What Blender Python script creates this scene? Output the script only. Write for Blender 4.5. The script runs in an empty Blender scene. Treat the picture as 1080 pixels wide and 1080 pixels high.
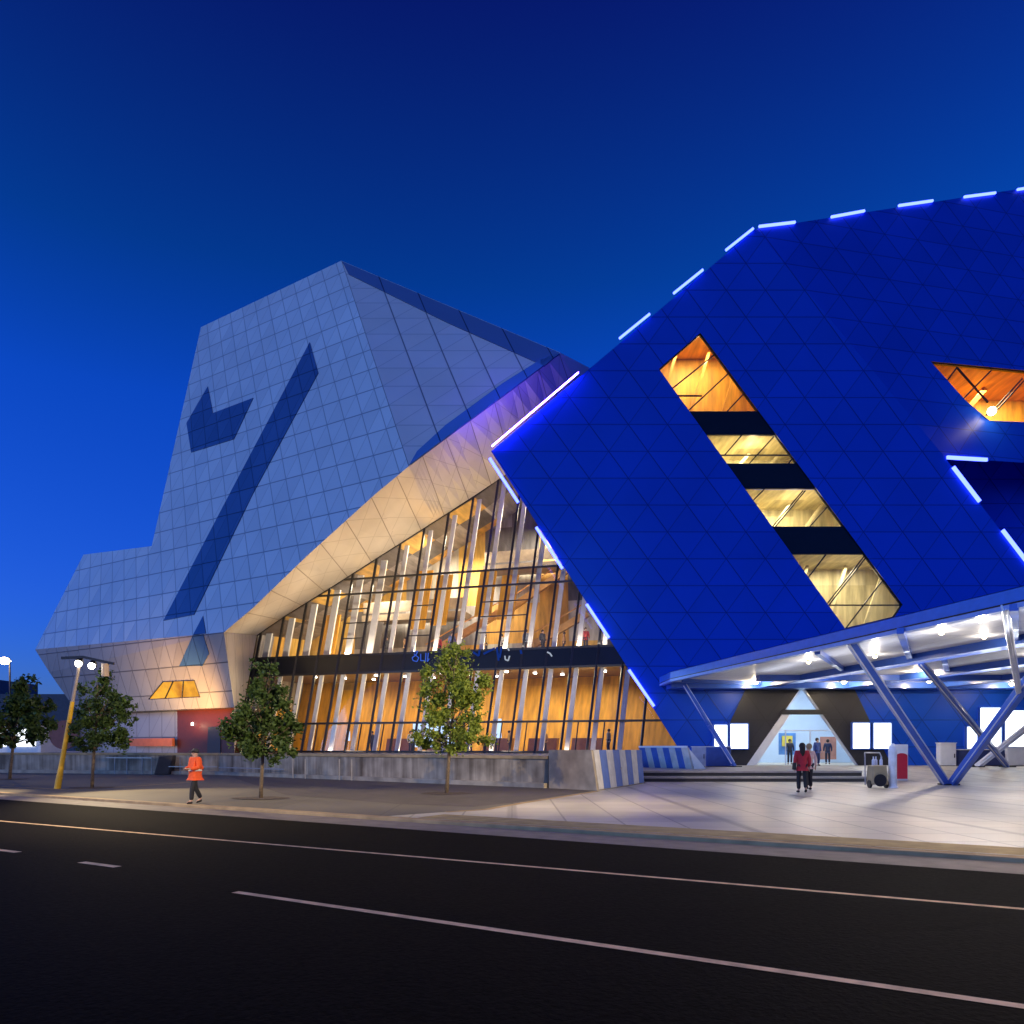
import bpy, bmesh, math, random
from mathutils import Vector, Matrix
from mathutils.geometry import tessellate_polygon
R = math.radians
random.seed(7)
sc = bpy.context.scene
COL = sc.collection

# ------------------------------------------------------------------ camera geometry
F, HY, CH = 800.0, 788.0, 1.65
CAMP = Vector((0, 0, CH))
def ray(px, py): return Vector(((px - 540) / F, 1.0, (HY - py) / F))
def P(px, py, Y): return CAMP + ray(px, py) * Y
def plane(pt, a, b):
    n = Vector(a).cross(Vector(b)).normalized()
    return (n, n.dot(pt))
def on(px, py, pl):
    r = ray(px, py)
    return CAMP + r * ((pl[1] - pl[0].dot(CAMP)) / pl[0].dot(r))
def gnd(px, py, z=0.0): return P(px, py, F * (CH - z) / (py - HY))

cam = bpy.data.cameras.new('camera'); co = bpy.data.objects.new('camera', cam); COL.objects.link(co)
co.location = CAMP; co.rotation_euler = (R(90), 0, 0)
cam.sensor_width = 36; cam.lens = 36 * F / 1080; cam.shift_y = (HY - 540) / 1080; cam.clip_end = 5000
sc.camera = co

# ------------------------------------------------------------------ materials
def nt(name):
    m = bpy.data.materials.new(name); m.use_nodes = True
    t = m.node_tree
    return m, t, t.nodes['Principled BSDF']
def col4(c): return (c[0], c[1], c[2], 1)
def mat(name, c, rough=0.6, metal=0.0, var=0.15, scale=3.0, bump=0.0, spec=0.5, coat=0.0):
    m, t, b = nt(name)
    b.inputs['Roughness'].default_value = rough; b.inputs['Metallic'].default_value = metal
    b.inputs['Specular IOR Level'].default_value = spec
    if coat: b.inputs['Coat Weight'].default_value = coat
    tc = t.nodes.new('ShaderNodeTexCoord')
    n = t.nodes.new('ShaderNodeTexNoise'); n.inputs['Scale'].default_value = scale; n.inputs['Detail'].default_value = 6
    t.links.new(tc.outputs['Object'], n.inputs['Vector'])
    mr = t.nodes.new('ShaderNodeMapRange')
    mr.inputs['From Min'].default_value = 0.3; mr.inputs['From Max'].default_value = 0.7
    mr.inputs['To Min'].default_value = 1 - var; mr.inputs['To Max'].default_value = 1 + var
    t.links.new(n.outputs['Fac'], mr.inputs['Value'])
    mx = t.nodes.new('ShaderNodeVectorMath'); mx.operation = 'SCALE'
    mx.inputs[0].default_value = c
    t.links.new(mr.outputs['Result'], mx.inputs['Scale'])
    t.links.new(mx.outputs['Vector'], b.inputs['Base Color'])
    if bump:
        bp = t.nodes.new('ShaderNodeBump'); bp.inputs['Strength'].default_value = bump; bp.inputs['Distance'].default_value = 0.02
        t.links.new(n.outputs['Fac'], bp.inputs['Height']); t.links.new(bp.outputs['Normal'], b.inputs['Normal'])
    return m
def emis(name, c, s):
    m = bpy.data.materials.new(name); m.use_nodes = True; t = m.node_tree
    t.nodes.clear()
    e = t.nodes.new('ShaderNodeEmission'); e.inputs['Color'].default_value = col4(c); e.inputs['Strength'].default_value = s
    o = t.nodes.new('ShaderNodeOutputMaterial'); t.links.new(e.outputs[0], o.inputs[0])
    return m
def math_node(t, op, a, b=None, clamp=False):
    n = t.nodes.new('ShaderNodeMath'); n.operation = op; n.use_clamp = clamp
    for i, v in enumerate((a, b)):
        if v is None: continue
        if isinstance(v, (int, float)): n.inputs[i].default_value = v
        else: t.links.new(v, n.inputs[i])
    return n.outputs[0]
def panel_mat(name, base, line, fams, rough=0.4, metal=0.0, var=0.08, tri=None, coords='UV', noise=0.06, spec=0.5, bump=0.15, tilt=0.0):
    """cladding with thin joints. fams: (a, b, period, width, strength); the joint runs where (a*u+b*v)/period is whole"""
    m, t, b = nt(name)
    tc = t.nodes.new('ShaderNodeTexCoord')
    sp = t.nodes.new('ShaderNodeSeparateXYZ'); t.links.new(tc.outputs[coords], sp.inputs[0])
    u, v = sp.outputs[0], sp.outputs[1]
    total = None; cells = []
    for (a, bb, per, w, st) in fams:
        c = math_node(t, 'ADD', math_node(t, 'MULTIPLY', u, a / per), math_node(t, 'MULTIPLY', v, bb / per))
        cells.append(math_node(t, 'FLOOR', c))
        d = math_node(t, 'MULTIPLY', math_node(t, 'PINGPONG', c, 0.5), per)
        mr = t.nodes.new('ShaderNodeMapRange'); mr.interpolation_type = 'SMOOTHSTEP'
        mr.inputs['From Min'].default_value = w * 0.35; mr.inputs['From Max'].default_value = w * 0.75
        mr.inputs['To Min'].default_value = st; mr.inputs['To Max'].default_value = 0
        t.links.new(d, mr.inputs['Value'])
        total = mr.outputs[0] if total is None else math_node(t, 'MAXIMUM', total, mr.outputs[0])
    cb = t.nodes.new('ShaderNodeCombineXYZ')
    for i, c in enumerate(cells[:3]): t.links.new(c, cb.inputs[i])
    wn = t.nodes.new('ShaderNodeTexWhiteNoise'); t.links.new(cb.outputs[0], wn.inputs['Vector'])
    nz = t.nodes.new('ShaderNodeTexNoise'); nz.inputs['Scale'].default_value = 0.18; nz.inputs['Detail'].default_value = 5
    t.links.new(tc.outputs[coords], nz.inputs['Vector'])
    k = math_node(t, 'ADD', math_node(t, 'MULTIPLY', math_node(t, 'SUBTRACT', wn.outputs['Value'], 0.5), 2 * var),
                  math_node(t, 'MULTIPLY', math_node(t, 'SUBTRACT', nz.outputs['Fac'], 0.5), 4 * noise))
    k = math_node(t, 'ADD', k, 1.0)
    sv = t.nodes.new('ShaderNodeVectorMath'); sv.operation = 'SCALE'; sv.inputs[0].default_value = base
    t.links.new(k, sv.inputs['Scale'])
    mx = t.nodes.new('ShaderNodeMix'); mx.data_type = 'RGBA'
    t.links.new(total, mx.inputs['Factor']); t.links.new(sv.outputs[0], mx.inputs['A']); mx.inputs['B'].default_value = col4(line)
    t.links.new(mx.outputs['Result'], b.inputs['Base Color'])
    b.inputs['Metallic'].default_value = metal; b.inputs['Specular IOR Level'].default_value = spec
    rr = math_node(t, 'ADD', math_node(t, 'MULTIPLY', wn.outputs['Value'], 0.12), rough - 0.06)
    t.links.new(rr, b.inputs['Roughness'])
    if bump:
        bp = t.nodes.new('ShaderNodeBump'); bp.inputs['Strength'].default_value = bump; bp.inputs['Distance'].default_value = 0.05
        t.links.new(math_node(t, 'SUBTRACT', 1.0, total), bp.inputs['Height']); t.links.new(bp.outputs['Normal'], b.inputs['Normal'])
        if tilt:
            ge = t.nodes.new('ShaderNodeNewGeometry'); su = t.nodes.new('ShaderNodeVectorMath'); su.operation = 'SUBTRACT'; su.inputs[1].default_value = (.5, .5, .5)
            t.links.new(wn.outputs['Color'], su.inputs[0])
            ma = t.nodes.new('ShaderNodeVectorMath'); ma.operation = 'MULTIPLY_ADD'; ma.inputs[1].default_value = (tilt, tilt, tilt)
            t.links.new(su.outputs[0], ma.inputs[0]); t.links.new(ge.outputs['Normal'], ma.inputs[2])
            no = t.nodes.new('ShaderNodeVectorMath'); no.operation = 'NORMALIZE'; t.links.new(ma.outputs[0], no.inputs[0]); t.links.new(no.outputs[0], bp.inputs['Normal'])
    return m
def glass_mat(name, tint=(0.95, 0.97, 1.0), refl=0.08):
    m = bpy.data.materials.new(name); m.use_nodes = True; t = m.node_tree; t.nodes.clear()
    tr = t.nodes.new('ShaderNodeBsdfTransparent'); tr.inputs[0].default_value = col4(tint)
    gl = t.nodes.new('ShaderNodeBsdfGlossy'); gl.inputs['Roughness'].default_value = 0.02
    fr = t.nodes.new('ShaderNodeFresnel'); fr.inputs[0].default_value = 1.5
    ad = t.nodes.new('ShaderNodeMath'); ad.operation = 'ADD'; ad.inputs[1].default_value = refl - 0.04
    t.links.new(fr.outputs[0], ad.inputs[0])
    mx = t.nodes.new('ShaderNodeMixShader'); t.links.new(ad.outputs[0], mx.inputs[0])
    t.links.new(tr.outputs[0], mx.inputs[1]); t.links.new(gl.outputs[0], mx.inputs[2])
    o = t.nodes.new('ShaderNodeOutputMaterial'); t.links.new(mx.outputs[0], o.inputs[0])
    return m
def block_mat(name, cols, sx, sy, rough=0.5):
    """wall of joined boards: blocks of a few timber / plaster tones"""
    m, t, b = nt(name)
    tc = t.nodes.new('ShaderNodeTexCoord')
    mp = t.nodes.new('ShaderNodeMapping'); mp.inputs['Scale'].default_value = (1 / sx, 1 / sy, 1)
    t.links.new(tc.outputs['UV'], mp.inputs[0])
    fl = t.nodes.new('ShaderNodeVectorMath'); fl.operation = 'FLOOR'; t.links.new(mp.outputs[0], fl.inputs[0])
    wn = t.nodes.new('ShaderNodeTexWhiteNoise'); t.links.new(fl.outputs[0], wn.inputs['Vector'])
    cr = t.nodes.new('ShaderNodeValToRGB'); cr.color_ramp.interpolation = 'CONSTANT'
    e = cr.color_ramp.elements
    e[0].position = 0; e[0].color = col4(cols[0][1])
    e[1].position = cols[1][0]; e[1].color = col4(cols[1][1])
    for p, c in cols[2:]:
        k = e.new(p); k.color = col4(c)
    t.links.new(wn.outputs['Value'], cr.inputs[0])
    nz = t.nodes.new('ShaderNodeTexNoise'); nz.inputs['Scale'].default_value = 0.9; nz.inputs['Detail'].default_value = 8
    mp2 = t.nodes.new('ShaderNodeMapping'); mp2.inputs['Scale'].default_value = (3, 0.5, 1)
    t.links.new(tc.outputs['UV'], mp2.inputs[0]); t.links.new(mp2.outputs[0], nz.inputs['Vector'])
    mr = t.nodes.new('ShaderNodeMapRange'); mr.inputs['From Min'].default_value = 0.3; mr.inputs['From Max'].default_value = 0.7
    mr.inputs['To Min'].default_value = 0.6; mr.inputs['To Max'].default_value = 1.3
    t.links.new(nz.outputs['Fac'], mr.inputs['Value'])
    sv = t.nodes.new('ShaderNodeVectorMath'); sv.operation = 'SCALE'
    t.links.new(cr.outputs[0], sv.inputs[0]); t.links.new(mr.outputs[0], sv.inputs['Scale'])
    t.links.new(sv.outputs[0], b.inputs['Base Color']); b.inputs['Roughness'].default_value = rough
    return m

TB, TH = 2.48, 1.70          # triangular cladding: base and row height
TRI = [(0, 1, TH, 0.055, 0.50), (1, TB / 2 / TH, TB, 0.065, 0.66), (1, -TB / 2 / TH, TB, 0.055, 0.44)]
M = {}
M['blue'] = panel_mat('blue_cladding', (0.006, 0.070, 0.55), (0.002, 0.006, 0.06), TRI, rough=0.42, var=0.09, noise=0.08, spec=0.2, tilt=0.07)
M['blue_plain'] = mat('blue_cladding_plain', (0.010, 0.06, 0.45), 0.55, var=0.08, spec=0.25)
GRID = [(0, 1, 1.98, 0.08, 0.75), (1, 0, 1.62, 0.07, 0.62), (1, -1.62/1.98, 1.62, 0.05, 0.40)]
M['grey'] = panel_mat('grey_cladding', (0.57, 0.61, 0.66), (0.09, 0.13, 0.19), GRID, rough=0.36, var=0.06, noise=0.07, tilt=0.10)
M['grey_tri'] = panel_mat('grey_side_cladding', (0.80, 0.70, 0.66), (0.10, 0.10, 0.15), [(0, 1, 2.15, 0.055, 0.5), (1, 0, 2.5, 0.085, 0.85), (1, -2.5/2.15, 2.5, 0.055, 0.42)], rough=0.36, var=0.05, noise=0.07, tilt=0.10)
M['inlay'] = panel_mat('dark_blue_inlay', (0.045, 0.115, 0.28), (0.004, 0.010, 0.03), GRID, rough=0.25, var=0.08, noise=0.05)
M['band'] = panel_mat('blue_edge_glass', (0.12, 0.26, 0.55), (0.01, 0.03, 0.08), [(1, 0, 2.5, 0.08, 0.8)], rough=0.22, var=0.06)
M['band_dark'] = panel_mat('roof_edge_glass', (0.11, 0.19, 0.36), (0.01, 0.02, 0.06), [(1, 0, 2.5, 0.08, 0.8)], rough=0.22, var=0.06)
M['soffit'] = panel_mat('soffit_cladding', (0.52, 0.47, 0.42), (0.10, 0.07, 0.05), [(1, 0, 2.2, 0.06, 0.7), (1, 0.55, 2.2, 0.05, 0.4), (1, -0.55, 2.2, 0.05, 0.35)], rough=0.4, var=0.02, noise=0.16, metal=0.2)
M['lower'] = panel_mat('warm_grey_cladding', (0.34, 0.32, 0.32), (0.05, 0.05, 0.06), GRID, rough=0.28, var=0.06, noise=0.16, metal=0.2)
M['dark'] = mat('dark_frame', (0.012, 0.012, 0.014), 0.4, var=0.1)
M['dark_band'] = mat('dark_spandrel_glass', (0.008, 0.009, 0.013), 0.3, var=0.1, spec=0.3)
M['charcoal'] = panel_mat('charcoal_portal', (0.020, 0.020, 0.027), (0.006, 0.006, 0.006), TRI, rough=0.5, var=0.08)
M['glass'] = glass_mat('clear_glazing', refl=0.025)
M['fin'] = mat('white_fin', (0.78, 0.74, 0.68), 0.5, var=0.06)
M['amber'] = block_mat('amber_timber', [(0, (0.66, 0.32, 0.020)), (0.45, (0.58, 0.27, 0.018)), (0.75, (0.70, 0.37, 0.04)), (0.92, (0.40, 0.21, 0.05))], 1.7, 5.5)
M['mixed'] = block_mat('foyer_wall_boards', [(0, (0.66, 0.36, 0.07)), (0.26, (0.30, 0.28, 0.29)), (0.46, (0.66, 0.40, 0.09)), (0.60, (0.12, 0.11, 0.12)), (0.78, (0.50, 0.47, 0.42))], 2.3, 3.4)
M['cream'] = block_mat('cream_room', [(0, (0.60, 0.52, 0.30)), (0.4, (0.52, 0.45, 0.26)), (0.7, (0.64, 0.57, 0.38)), (0.9, (0.42, 0.36, 0.20))], 2.0, 2.0)
M['floor'] = mat('foyer_floor', (0.20, 0.13, 0.08), 0.35, var=0.2)
M['white'] = mat('white_paint', (0.78, 0.79, 0.80), 0.4, var=0.05)
M['underside'] = panel_mat('canopy_underside', (0.74, 0.74, 0.78), (0.30, 0.30, 0.36), [(1, 0, 1.5, 0.03, 0.5), (0, 1, 3.0, 0.04, 0.6)], rough=0.55, var=0.04, noise=0.08, coords='Object')
M['steel'] = mat('blue_steel', (0.045, 0.13, 0.58), 0.3, var=0.08, coat=0.3)
M['steel_white'] = mat('white_steel', (0.70, 0.72, 0.80), 0.3, var=0.06)
M['concrete'] = mat('concrete', (0.34, 0.29, 0.22), 0.85, var=0.3, scale=1.6, bump=0.4)
M['red'] = mat('red_wall', (0.10, 0.014, 0.006), 0.55, var=0.12)
M['orange'] = mat('orange_panel', (0.62, 0.14, 0.04), 0.5, var=0.1)
M['stripe_blue'] = mat('stripe_blue', (0.05, 0.12, 0.42), 0.6, var=0.15)
M['stripe_white'] = mat('stripe_white', (0.52, 0.51, 0.50), 0.7, var=0.15)
M['yellow'] = mat('yellow_paint', (0.72, 0.42, 0.02), 0.4, var=0.12)
M['bark'] = mat('bark', (0.13, 0.095, 0.06), 0.9, var=0.35, scale=14, bump=0.6)
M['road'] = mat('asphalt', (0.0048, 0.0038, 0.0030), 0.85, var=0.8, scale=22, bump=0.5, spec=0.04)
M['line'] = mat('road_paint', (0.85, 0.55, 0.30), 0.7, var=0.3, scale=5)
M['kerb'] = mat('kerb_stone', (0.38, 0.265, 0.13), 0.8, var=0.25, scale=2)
M['tactile'] = mat('yellow_paving', (0.36, 0.27, 0.11), 0.8, var=0.25, scale=2.5)
M['pave'] = panel_mat('grey_brown_paving', (0.135, 0.118, 0.088), (0.07, 0.06, 0.05), [(1, 0, 3.2, 0.05, 0.5), (0, 1, 3.2, 0.05, 0.5)], rough=0.75, var=0.10, noise=0.22, coords='Object', bump=0.05)
M['bay'] = panel_mat('brick_bay_paving', (0.095, 0.078, 0.066), (0.04, 0.035, 0.03), [(1, 0.6, 0.45, 0.03, 0.4), (-0.6, 1, 0.45, 0.03, 0.4)], rough=0.8, var=0.2, noise=0.2, coords='Object', bump=0.05)
M['plaza'] = panel_mat('granite_plaza', (0.47, 0.43, 0.36), (0.15, 0.13, 0.11), [(1, 0, 1.2, 0.045, 0.75), (0, 1, 1.2, 0.045, 0.65), (1, 0, 4.8, 0.22, 0.5)], rough=0.42, var=0.13, noise=0.22, coords='Object', bump=0.05)
M['earth'] = mat('dark_ground', (0.05, 0.047, 0.042), 0.9, var=0.3, scale=0.2)
M['step'] = mat('step_stone', (0.42, 0.38, 0.32), 0.6, var=0.12)
M['riser_shade'] = mat('shaded_riser', (0.07, 0.06, 0.05), 0.7, var=0.12)  # dark copy of the step stone, shade under each nosing painted in
M['led'] = emis('led_strip', (0.070, 0.105, 1.0), 7.5)
M['led_v'] = emis('violet_led_strip', (0.10, 0.045, 1.0), 165.0)
M['lightbox'] = emis('lit_poster_case', (0.86, 0.93, 1.0), 3.2)
M['bulb'] = emis('warm_lamp', (1.0, 0.78, 0.45), 30.0)
M['bulb_w'] = emis('white_lamp', (1.0, 0.92, 0.78), 22.0)
def lit_amber():
    m = emis('lit_amber_window', (1, .5, .07), 1.25); t = m.node_tree; e = t.nodes['Emission']
    tc = t.nodes.new('ShaderNodeTexCoord'); n = t.nodes.new('ShaderNodeTexNoise'); n.inputs['Scale'].default_value = .8; n.inputs['Detail'].default_value = 5
    t.links.new(tc.outputs['Object'], n.inputs['Vector']); cr = t.nodes.new('ShaderNodeValToRGB'); el = cr.color_ramp.elements
    el[0].position = .35; el[0].color = (.55, .19, .02, 1); el[1].position = .66; el[1].color = (1.0, .46, .04, 1)
    t.links.new(n.outputs['Fac'], cr.inputs[0]); t.links.new(cr.outputs[0], e.inputs['Color']); return m
M['lit_amber'] = lit_amber()
M['screen'] = emis('screen', (0.55, 0.72, 1.0), 1.4)
M['neon'] = emis('blue_lettering', (0.08, 0.20, 1.0), .55)

# ------------------------------------------------------------------ object helpers
def tag(o, label=None, cat=None, group=None, kind=None):
    if label: o['label'] = label
    if cat: o['category'] = cat
    if group: o['group'] = group
    if kind: o['kind'] = kind
    return o
def empty(name, loc, label, cat, group=None, rz=0.0):
    o = bpy.data.objects.new(name, None); COL.objects.link(o)
    o.location = loc; o.rotation_euler = (0, 0, rz); o.empty_display_size = 0.3
    return tag(o, label, cat, group)
class MB:
    """collects shapes in WORLD space; build() links them as one mesh object under a parent"""
    def __init__(self): self.v = []; self.f = []; self.uv = []; self.mi = []
    def poly(self, pts, uvs=None, mi=0):
        i = len(self.v); self.v += [Vector(p) for p in pts]
        self.f.append(list(range(i, i + len(pts)))); self.uv.append(uvs or [(0, 0)] * len(pts)); self.mi.append(mi)
        return self
    def region(self, loops, uvf, mi=0):
        flat = [Vector(p) for l in loops for p in l]
        for tri in tessellate_polygon([[Vector(p) for p in l] for l in loops]):
            self.poly([flat[k] for k in tri], [uvf(flat[k]) for k in tri], mi)
        return self
    def box(self, a, b, mi=0):
        x0, y0, z0 = (min(a[i], b[i]) for i in range(3)); x1, y1, z1 = (max(a[i], b[i]) for i in range(3))
        c = [(x0,y0,z0),(x1,y0,z0),(x1,y1,z0),(x0,y1,z0),(x0,y0,z1),(x1,y0,z1),(x1,y1,z1),(x0,y1,z1)]
        return self.hexa(c, mi)
    def hexa(self, c, mi=0):
        for q in ((0,3,2,1),(4,5,6,7),(0,1,5,4),(1,2,6,5),(2,3,7,6),(3,0,4,7)):
            pts = [Vector(c[k]) for k in q]
            e = (pts[1]-pts[0]).length; h = (pts[3]-pts[0]).length
            self.poly(pts, [(0,0),(e,0),(e,h),(0,h)], mi)
        return self
    def bar(self, a, b, w, d=None, up=(0, 1, 0), mi=0):
        a, b = Vector(a), Vector(b); d = d or w; t = (b - a).normalized()
        n = Vector(up); n = (n - t * n.dot(t))
        if n.length < 1e-4: n = Vector((1, 0, 0)); n = n - t * n.dot(t)
        n.normalize(); s = t.cross(n)
        c = []
        for p in (a, b):
            for i, j in ((-1,-1),(1,-1),(1,1),(-1,1)): c.append(p + s*(i*w/2) + n*(j*d/2))
        return self.hexa(c, mi)
    def tube(self, pts, rads, n=8, mi=0, cap=True):
        rings = []; pts = [Vector(p) for p in pts]
        for i, p in enumerate(pts):
            t = (pts[min(i+1, len(pts)-1)] - pts[max(i-1, 0)]).normalized()
            s = t.orthogonal().normalized() if i == 0 else (s - t*s.dot(t)).normalized()
            q = t.cross(s); r = rads[i]
            rings.append([p + s*(r*math.cos(2*math.pi*k/n)) + q*(r*math.sin(2*math.pi*k/n)) for k in range(n)])
        for i in range(len(rings)-1):
            for k in range(n):
                self.poly([rings[i][k], rings[i][(k+1)%n], rings[i+1][(k+1)%n], rings[i+1][k]], None, mi)
        if cap:
            self.poly(rings[0][::-1], None, mi); self.poly(rings[-1], None, mi)
        return self
    def ball(self, c, r, mi=0, sz=1.0, n=10):
        c = Vector(c); pts = []
        for i in range(n//2+1):
            th = math.pi*i/(n//2)
            pts.append([c + Vector((r*math.sin(th)*math.cos(2*math.pi*k/n), r*math.sin(th)*math.sin(2*math.pi*k/n), r*sz*math.cos(th))) for k in range(n)])
        for i in range(n//2):
            for k in range(n):
                self.poly([pts[i+1][k], pts[i+1][(k+1)%n], pts[i][(k+1)%n], pts[i][k]], None, mi)
        return self
    def build(self, name, mats, parent=None, smooth=False, bevel=0, origin=None, solid=0, merge=True):
        if not isinstance(mats, (list, tuple)): mats = [mats]
        if parent is not None:
            off = Vector((0, 0, 0)); p = parent
            bpy.context.view_layer.update()
            inv = parent.matrix_world.inverted()
        else:
            off = Vector(origin) if origin is not None else Vector((0, 0, 0)); inv = Matrix.Translation(-off)
        me = bpy.data.meshes.new(name)
        me.from_pydata([inv @ v for v in self.v], [], self.f)
        uvl = me.uv_layers.new(name='UVMap'); k = 0
        for us in self.uv:
            for u in us: uvl.data[k].uv = (u[0], u[1]); k += 1
        for m in mats: me.materials.append(m)
        me.polygons.foreach_set('material_index', self.mi)
        if smooth: me.polygons.foreach_set('use_smooth', [True]*len(me.polygons))
        if merge:
            bm = bmesh.new(); bm.from_mesh(me); bmesh.ops.remove_doubles(bm, verts=bm.verts, dist=1e-5)
            if not solid: bmesh.ops.recalc_face_normals(bm, faces=bm.faces)
            bm.to_mesh(me); bm.free()
        o = bpy.data.objects.new(name, me); COL.objects.link(o)
        if parent is not None: o.parent = parent
        else: o.location = off
        if bevel:
            b = o.modifiers.new('bevel', 'BEVEL'); b.width = bevel; b.segments = 2; b.limit_method = 'ANGLE'
        if solid:
            s = o.modifiers.new('solid', 'SOLIDIFY'); s.thickness = solid; s.offset = 0
        return o
def lamp(kind, loc, energy, color, size=0.3, aim=None, spot=None, blend=0.6, size_y=None):
    l = bpy.data.lights.new('light', kind); l.energy = energy; l.color = color
    if kind == 'AREA':
        l.size = size
        if size_y: l.shape = 'RECTANGLE'; l.size_y = size_y
    elif kind != 'SUN': l.shadow_soft_size = size
    if spot: l.spot_size = R(spot); l.spot_blend = blend
    o = bpy.data.objects.new('lamp_light', l); COL.objects.link(o); o.location = loc
    if aim is not None: o.rotation_euler = (Vector(aim) - Vector(loc)).to_track_quat('-Z', 'Y').to_euler()
    return o
def uv_of(origin, a, b):
    o = Vector(origin); a = Vector(a).normalized(); b = Vector(b).normalized()
    return lambda p: ((p - o).dot(a), (p - o).dot(b))

# ------------------------------------------------------------------ sky and dusk light
w = bpy.data.worlds.new('World'); sc.world = w; w.use_nodes = True
t = w.node_tree; bg = t.nodes['Background']
sk = t.nodes.new('ShaderNodeTexSky'); sk.sky_type = 'NISHITA'; sk.sun_disc = False
SUN_EL, SUN_AZ = R(4.0), R(247)
sk.sun_elevation = SUN_EL; sk.sun_rotation = SUN_AZ; sk.ozone_density = 6.0; sk.dust_density = 0.4; sk.air_density = 1.0
tcw = t.nodes.new('ShaderNodeTexCoord'); sxyz = t.nodes.new('ShaderNodeSeparateXYZ'); t.links.new(tcw.outputs['Generated'], sxyz.inputs[0])
ramp = t.nodes.new('ShaderNodeValToRGB'); re_ = ramp.color_ramp.elements       # blue-hour tint by height above the horizon
re_[0].position = 0.0; re_[0].color = (.44, .42, .96, 1); re_[1].position = .70; re_[1].color = (.14, .095, .39, 1)
for p_, c_ in ((.17, (.39, .38, .98)), (.39, (.15, .36, .95)), (.52, (.06, .29, .60))):
    k_ = re_.new(p_); k_.color = col4(c_)
t.links.new(sxyz.outputs[2], ramp.inputs[0])
tint = t.nodes.new('ShaderNodeMix'); tint.data_type = 'RGBA'; tint.blend_type = 'MULTIPLY'; tint.clamp_result = False
tint.inputs['Factor'].default_value = 1.0; t.links.new(ramp.outputs[0], tint.inputs['B'])
t.links.new(sk.outputs[0], tint.inputs['A'])
gain = t.nodes.new('ShaderNodeVectorMath'); gain.operation = 'SCALE'; gain.inputs['Scale'].default_value = 3.05
t.links.new(tint.outputs['Result'], gain.inputs[0]); t.links.new(gain.outputs[0], bg.inputs[0])
bg.inputs['Strength'].default_value = 0.15
sun = lamp('SUN', (-60, -20, 60), 1.0, (0.26, 0.55, 1.0))
sun.data.angle = R(25)
sun.rotation_euler = (Vector((0.80, 0.50, -0.28))).to_track_quat('-Z', 'Y').to_euler()

# ------------------------------------------------------------------ ground, road, pavements
VPX = -750.0
D = Vector(((VPX - 540) / F, 1, 0)).normalized()            # direction of the road and of the grey building
DN = Vector((-D.y, D.x, 0)); DN = DN if DN.y > 0 else -DN      # across the road, away from the camera
def strip(a, b, w, z, mb, off=0.0):
    a, b = Vector(a), Vector(b); q = (b - a).normalized(); n = Vector((-q.y, q.x, 0))
    p = [a + n*(off - w/2), b + n*(off - w/2), b + n*(off + w/2), a + n*(off + w/2)]
    mb.poly([(v.x, v.y, z) for v in p]); return mb
K = gnd(540, 871)
ka, kb = K + D*160, K - D*70
mb = MB(); mb.poly([(-1500, -600, -0.22), (1500, -600, -0.22), (1500, 3000, -0.22), (-1500, 3000, -0.22)])
mb.build('ground', M['earth']); bpy.data.objects['ground']['kind'] = 'structure'
mb = MB(); RZ = -0.07
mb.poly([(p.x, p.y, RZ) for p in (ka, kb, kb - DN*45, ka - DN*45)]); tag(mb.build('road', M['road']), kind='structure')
mb = MB(); c = [ka, kb, kb + DN*0.30, ka + DN*0.30]
mb.hexa([(p.x, p.y, RZ - 0.05) for p in c] + [(p.x, p.y, 0.008) for p in c])
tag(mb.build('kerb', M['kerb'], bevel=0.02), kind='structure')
mb = MB(); mb.poly([(p.x, p.y, 0) for p in (ka + DN*0.3, kb + DN*0.3, kb + DN*140, ka + DN*140)])
tag(mb.build('pavement', M['pave']), kind='structure')
# pale granite forecourt in front of the blue building
def kerbpt(px): 
    y = 871 + (px - 540) * (871 - HY) / (540 - VPX)
    p = gnd(px, y); return p + DN*0.32
pl = [kerbpt(400)]
pl += [gnd(470, 856.5), gnd(512, 854), gnd(550, 847), gnd(632, 834), Vector((6.2, 34.9, 0)), Vector((6.2, 80, 0)), Vector((75, 80, 0)), kb + DN*40, kb + DN*0.32]
mb = MB(); mb.region([[(p.x, p.y, 0.005) for p in pl]], lambda p: (p.x, p.y)); tag(mb.build('plaza', M['plaza']), kind='structure')
a = kerbpt(430) + DN*0.35; mb = MB(); strip(a, kb + DN*0.67, 1.05, 0.009, mb, off=.2); tag(mb.build('pavement_edge_strip', M['tactile']), kind='structure')
# darker brick bay between the concrete wall and the kerb
by = [gnd(300, 838), gnd(420, 848), gnd(500, 851), gnd(545, 846), gnd(625, 834), gnd(576, 831.5), gnd(400, 823), gnd(240, 818.5)]
mb = MB(); mb.region([[(p.x, p.y, 0.004) for p in by]], lambda p: (p.x, p.y)); tag(mb.build('paved_bay', M['bay']), kind='structure')
mb = MB()
for q in ([(470, 856.8), (512, 854.3), (550, 847.4), (631, 834.6)], [(0, 829.5), (70, 833), (140, 829.5), (203, 825)]):
    for i in range(len(q)-1): strip(gnd(*q[i]), gnd(*q[i+1]), 0.22, 0.012 if q[0][0] else 0.008, mb)
tag(mb.build('paving_border', M['kerb']), kind='structure')
mb = MB(); strip(ka - DN*.62, kb - DN*.62, 1.15, RZ + .006, mb); tag(mb.build('gutter', mat('gutter_concrete', (.20, .165, .135), .7, var=.2)), kind='structure')
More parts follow.
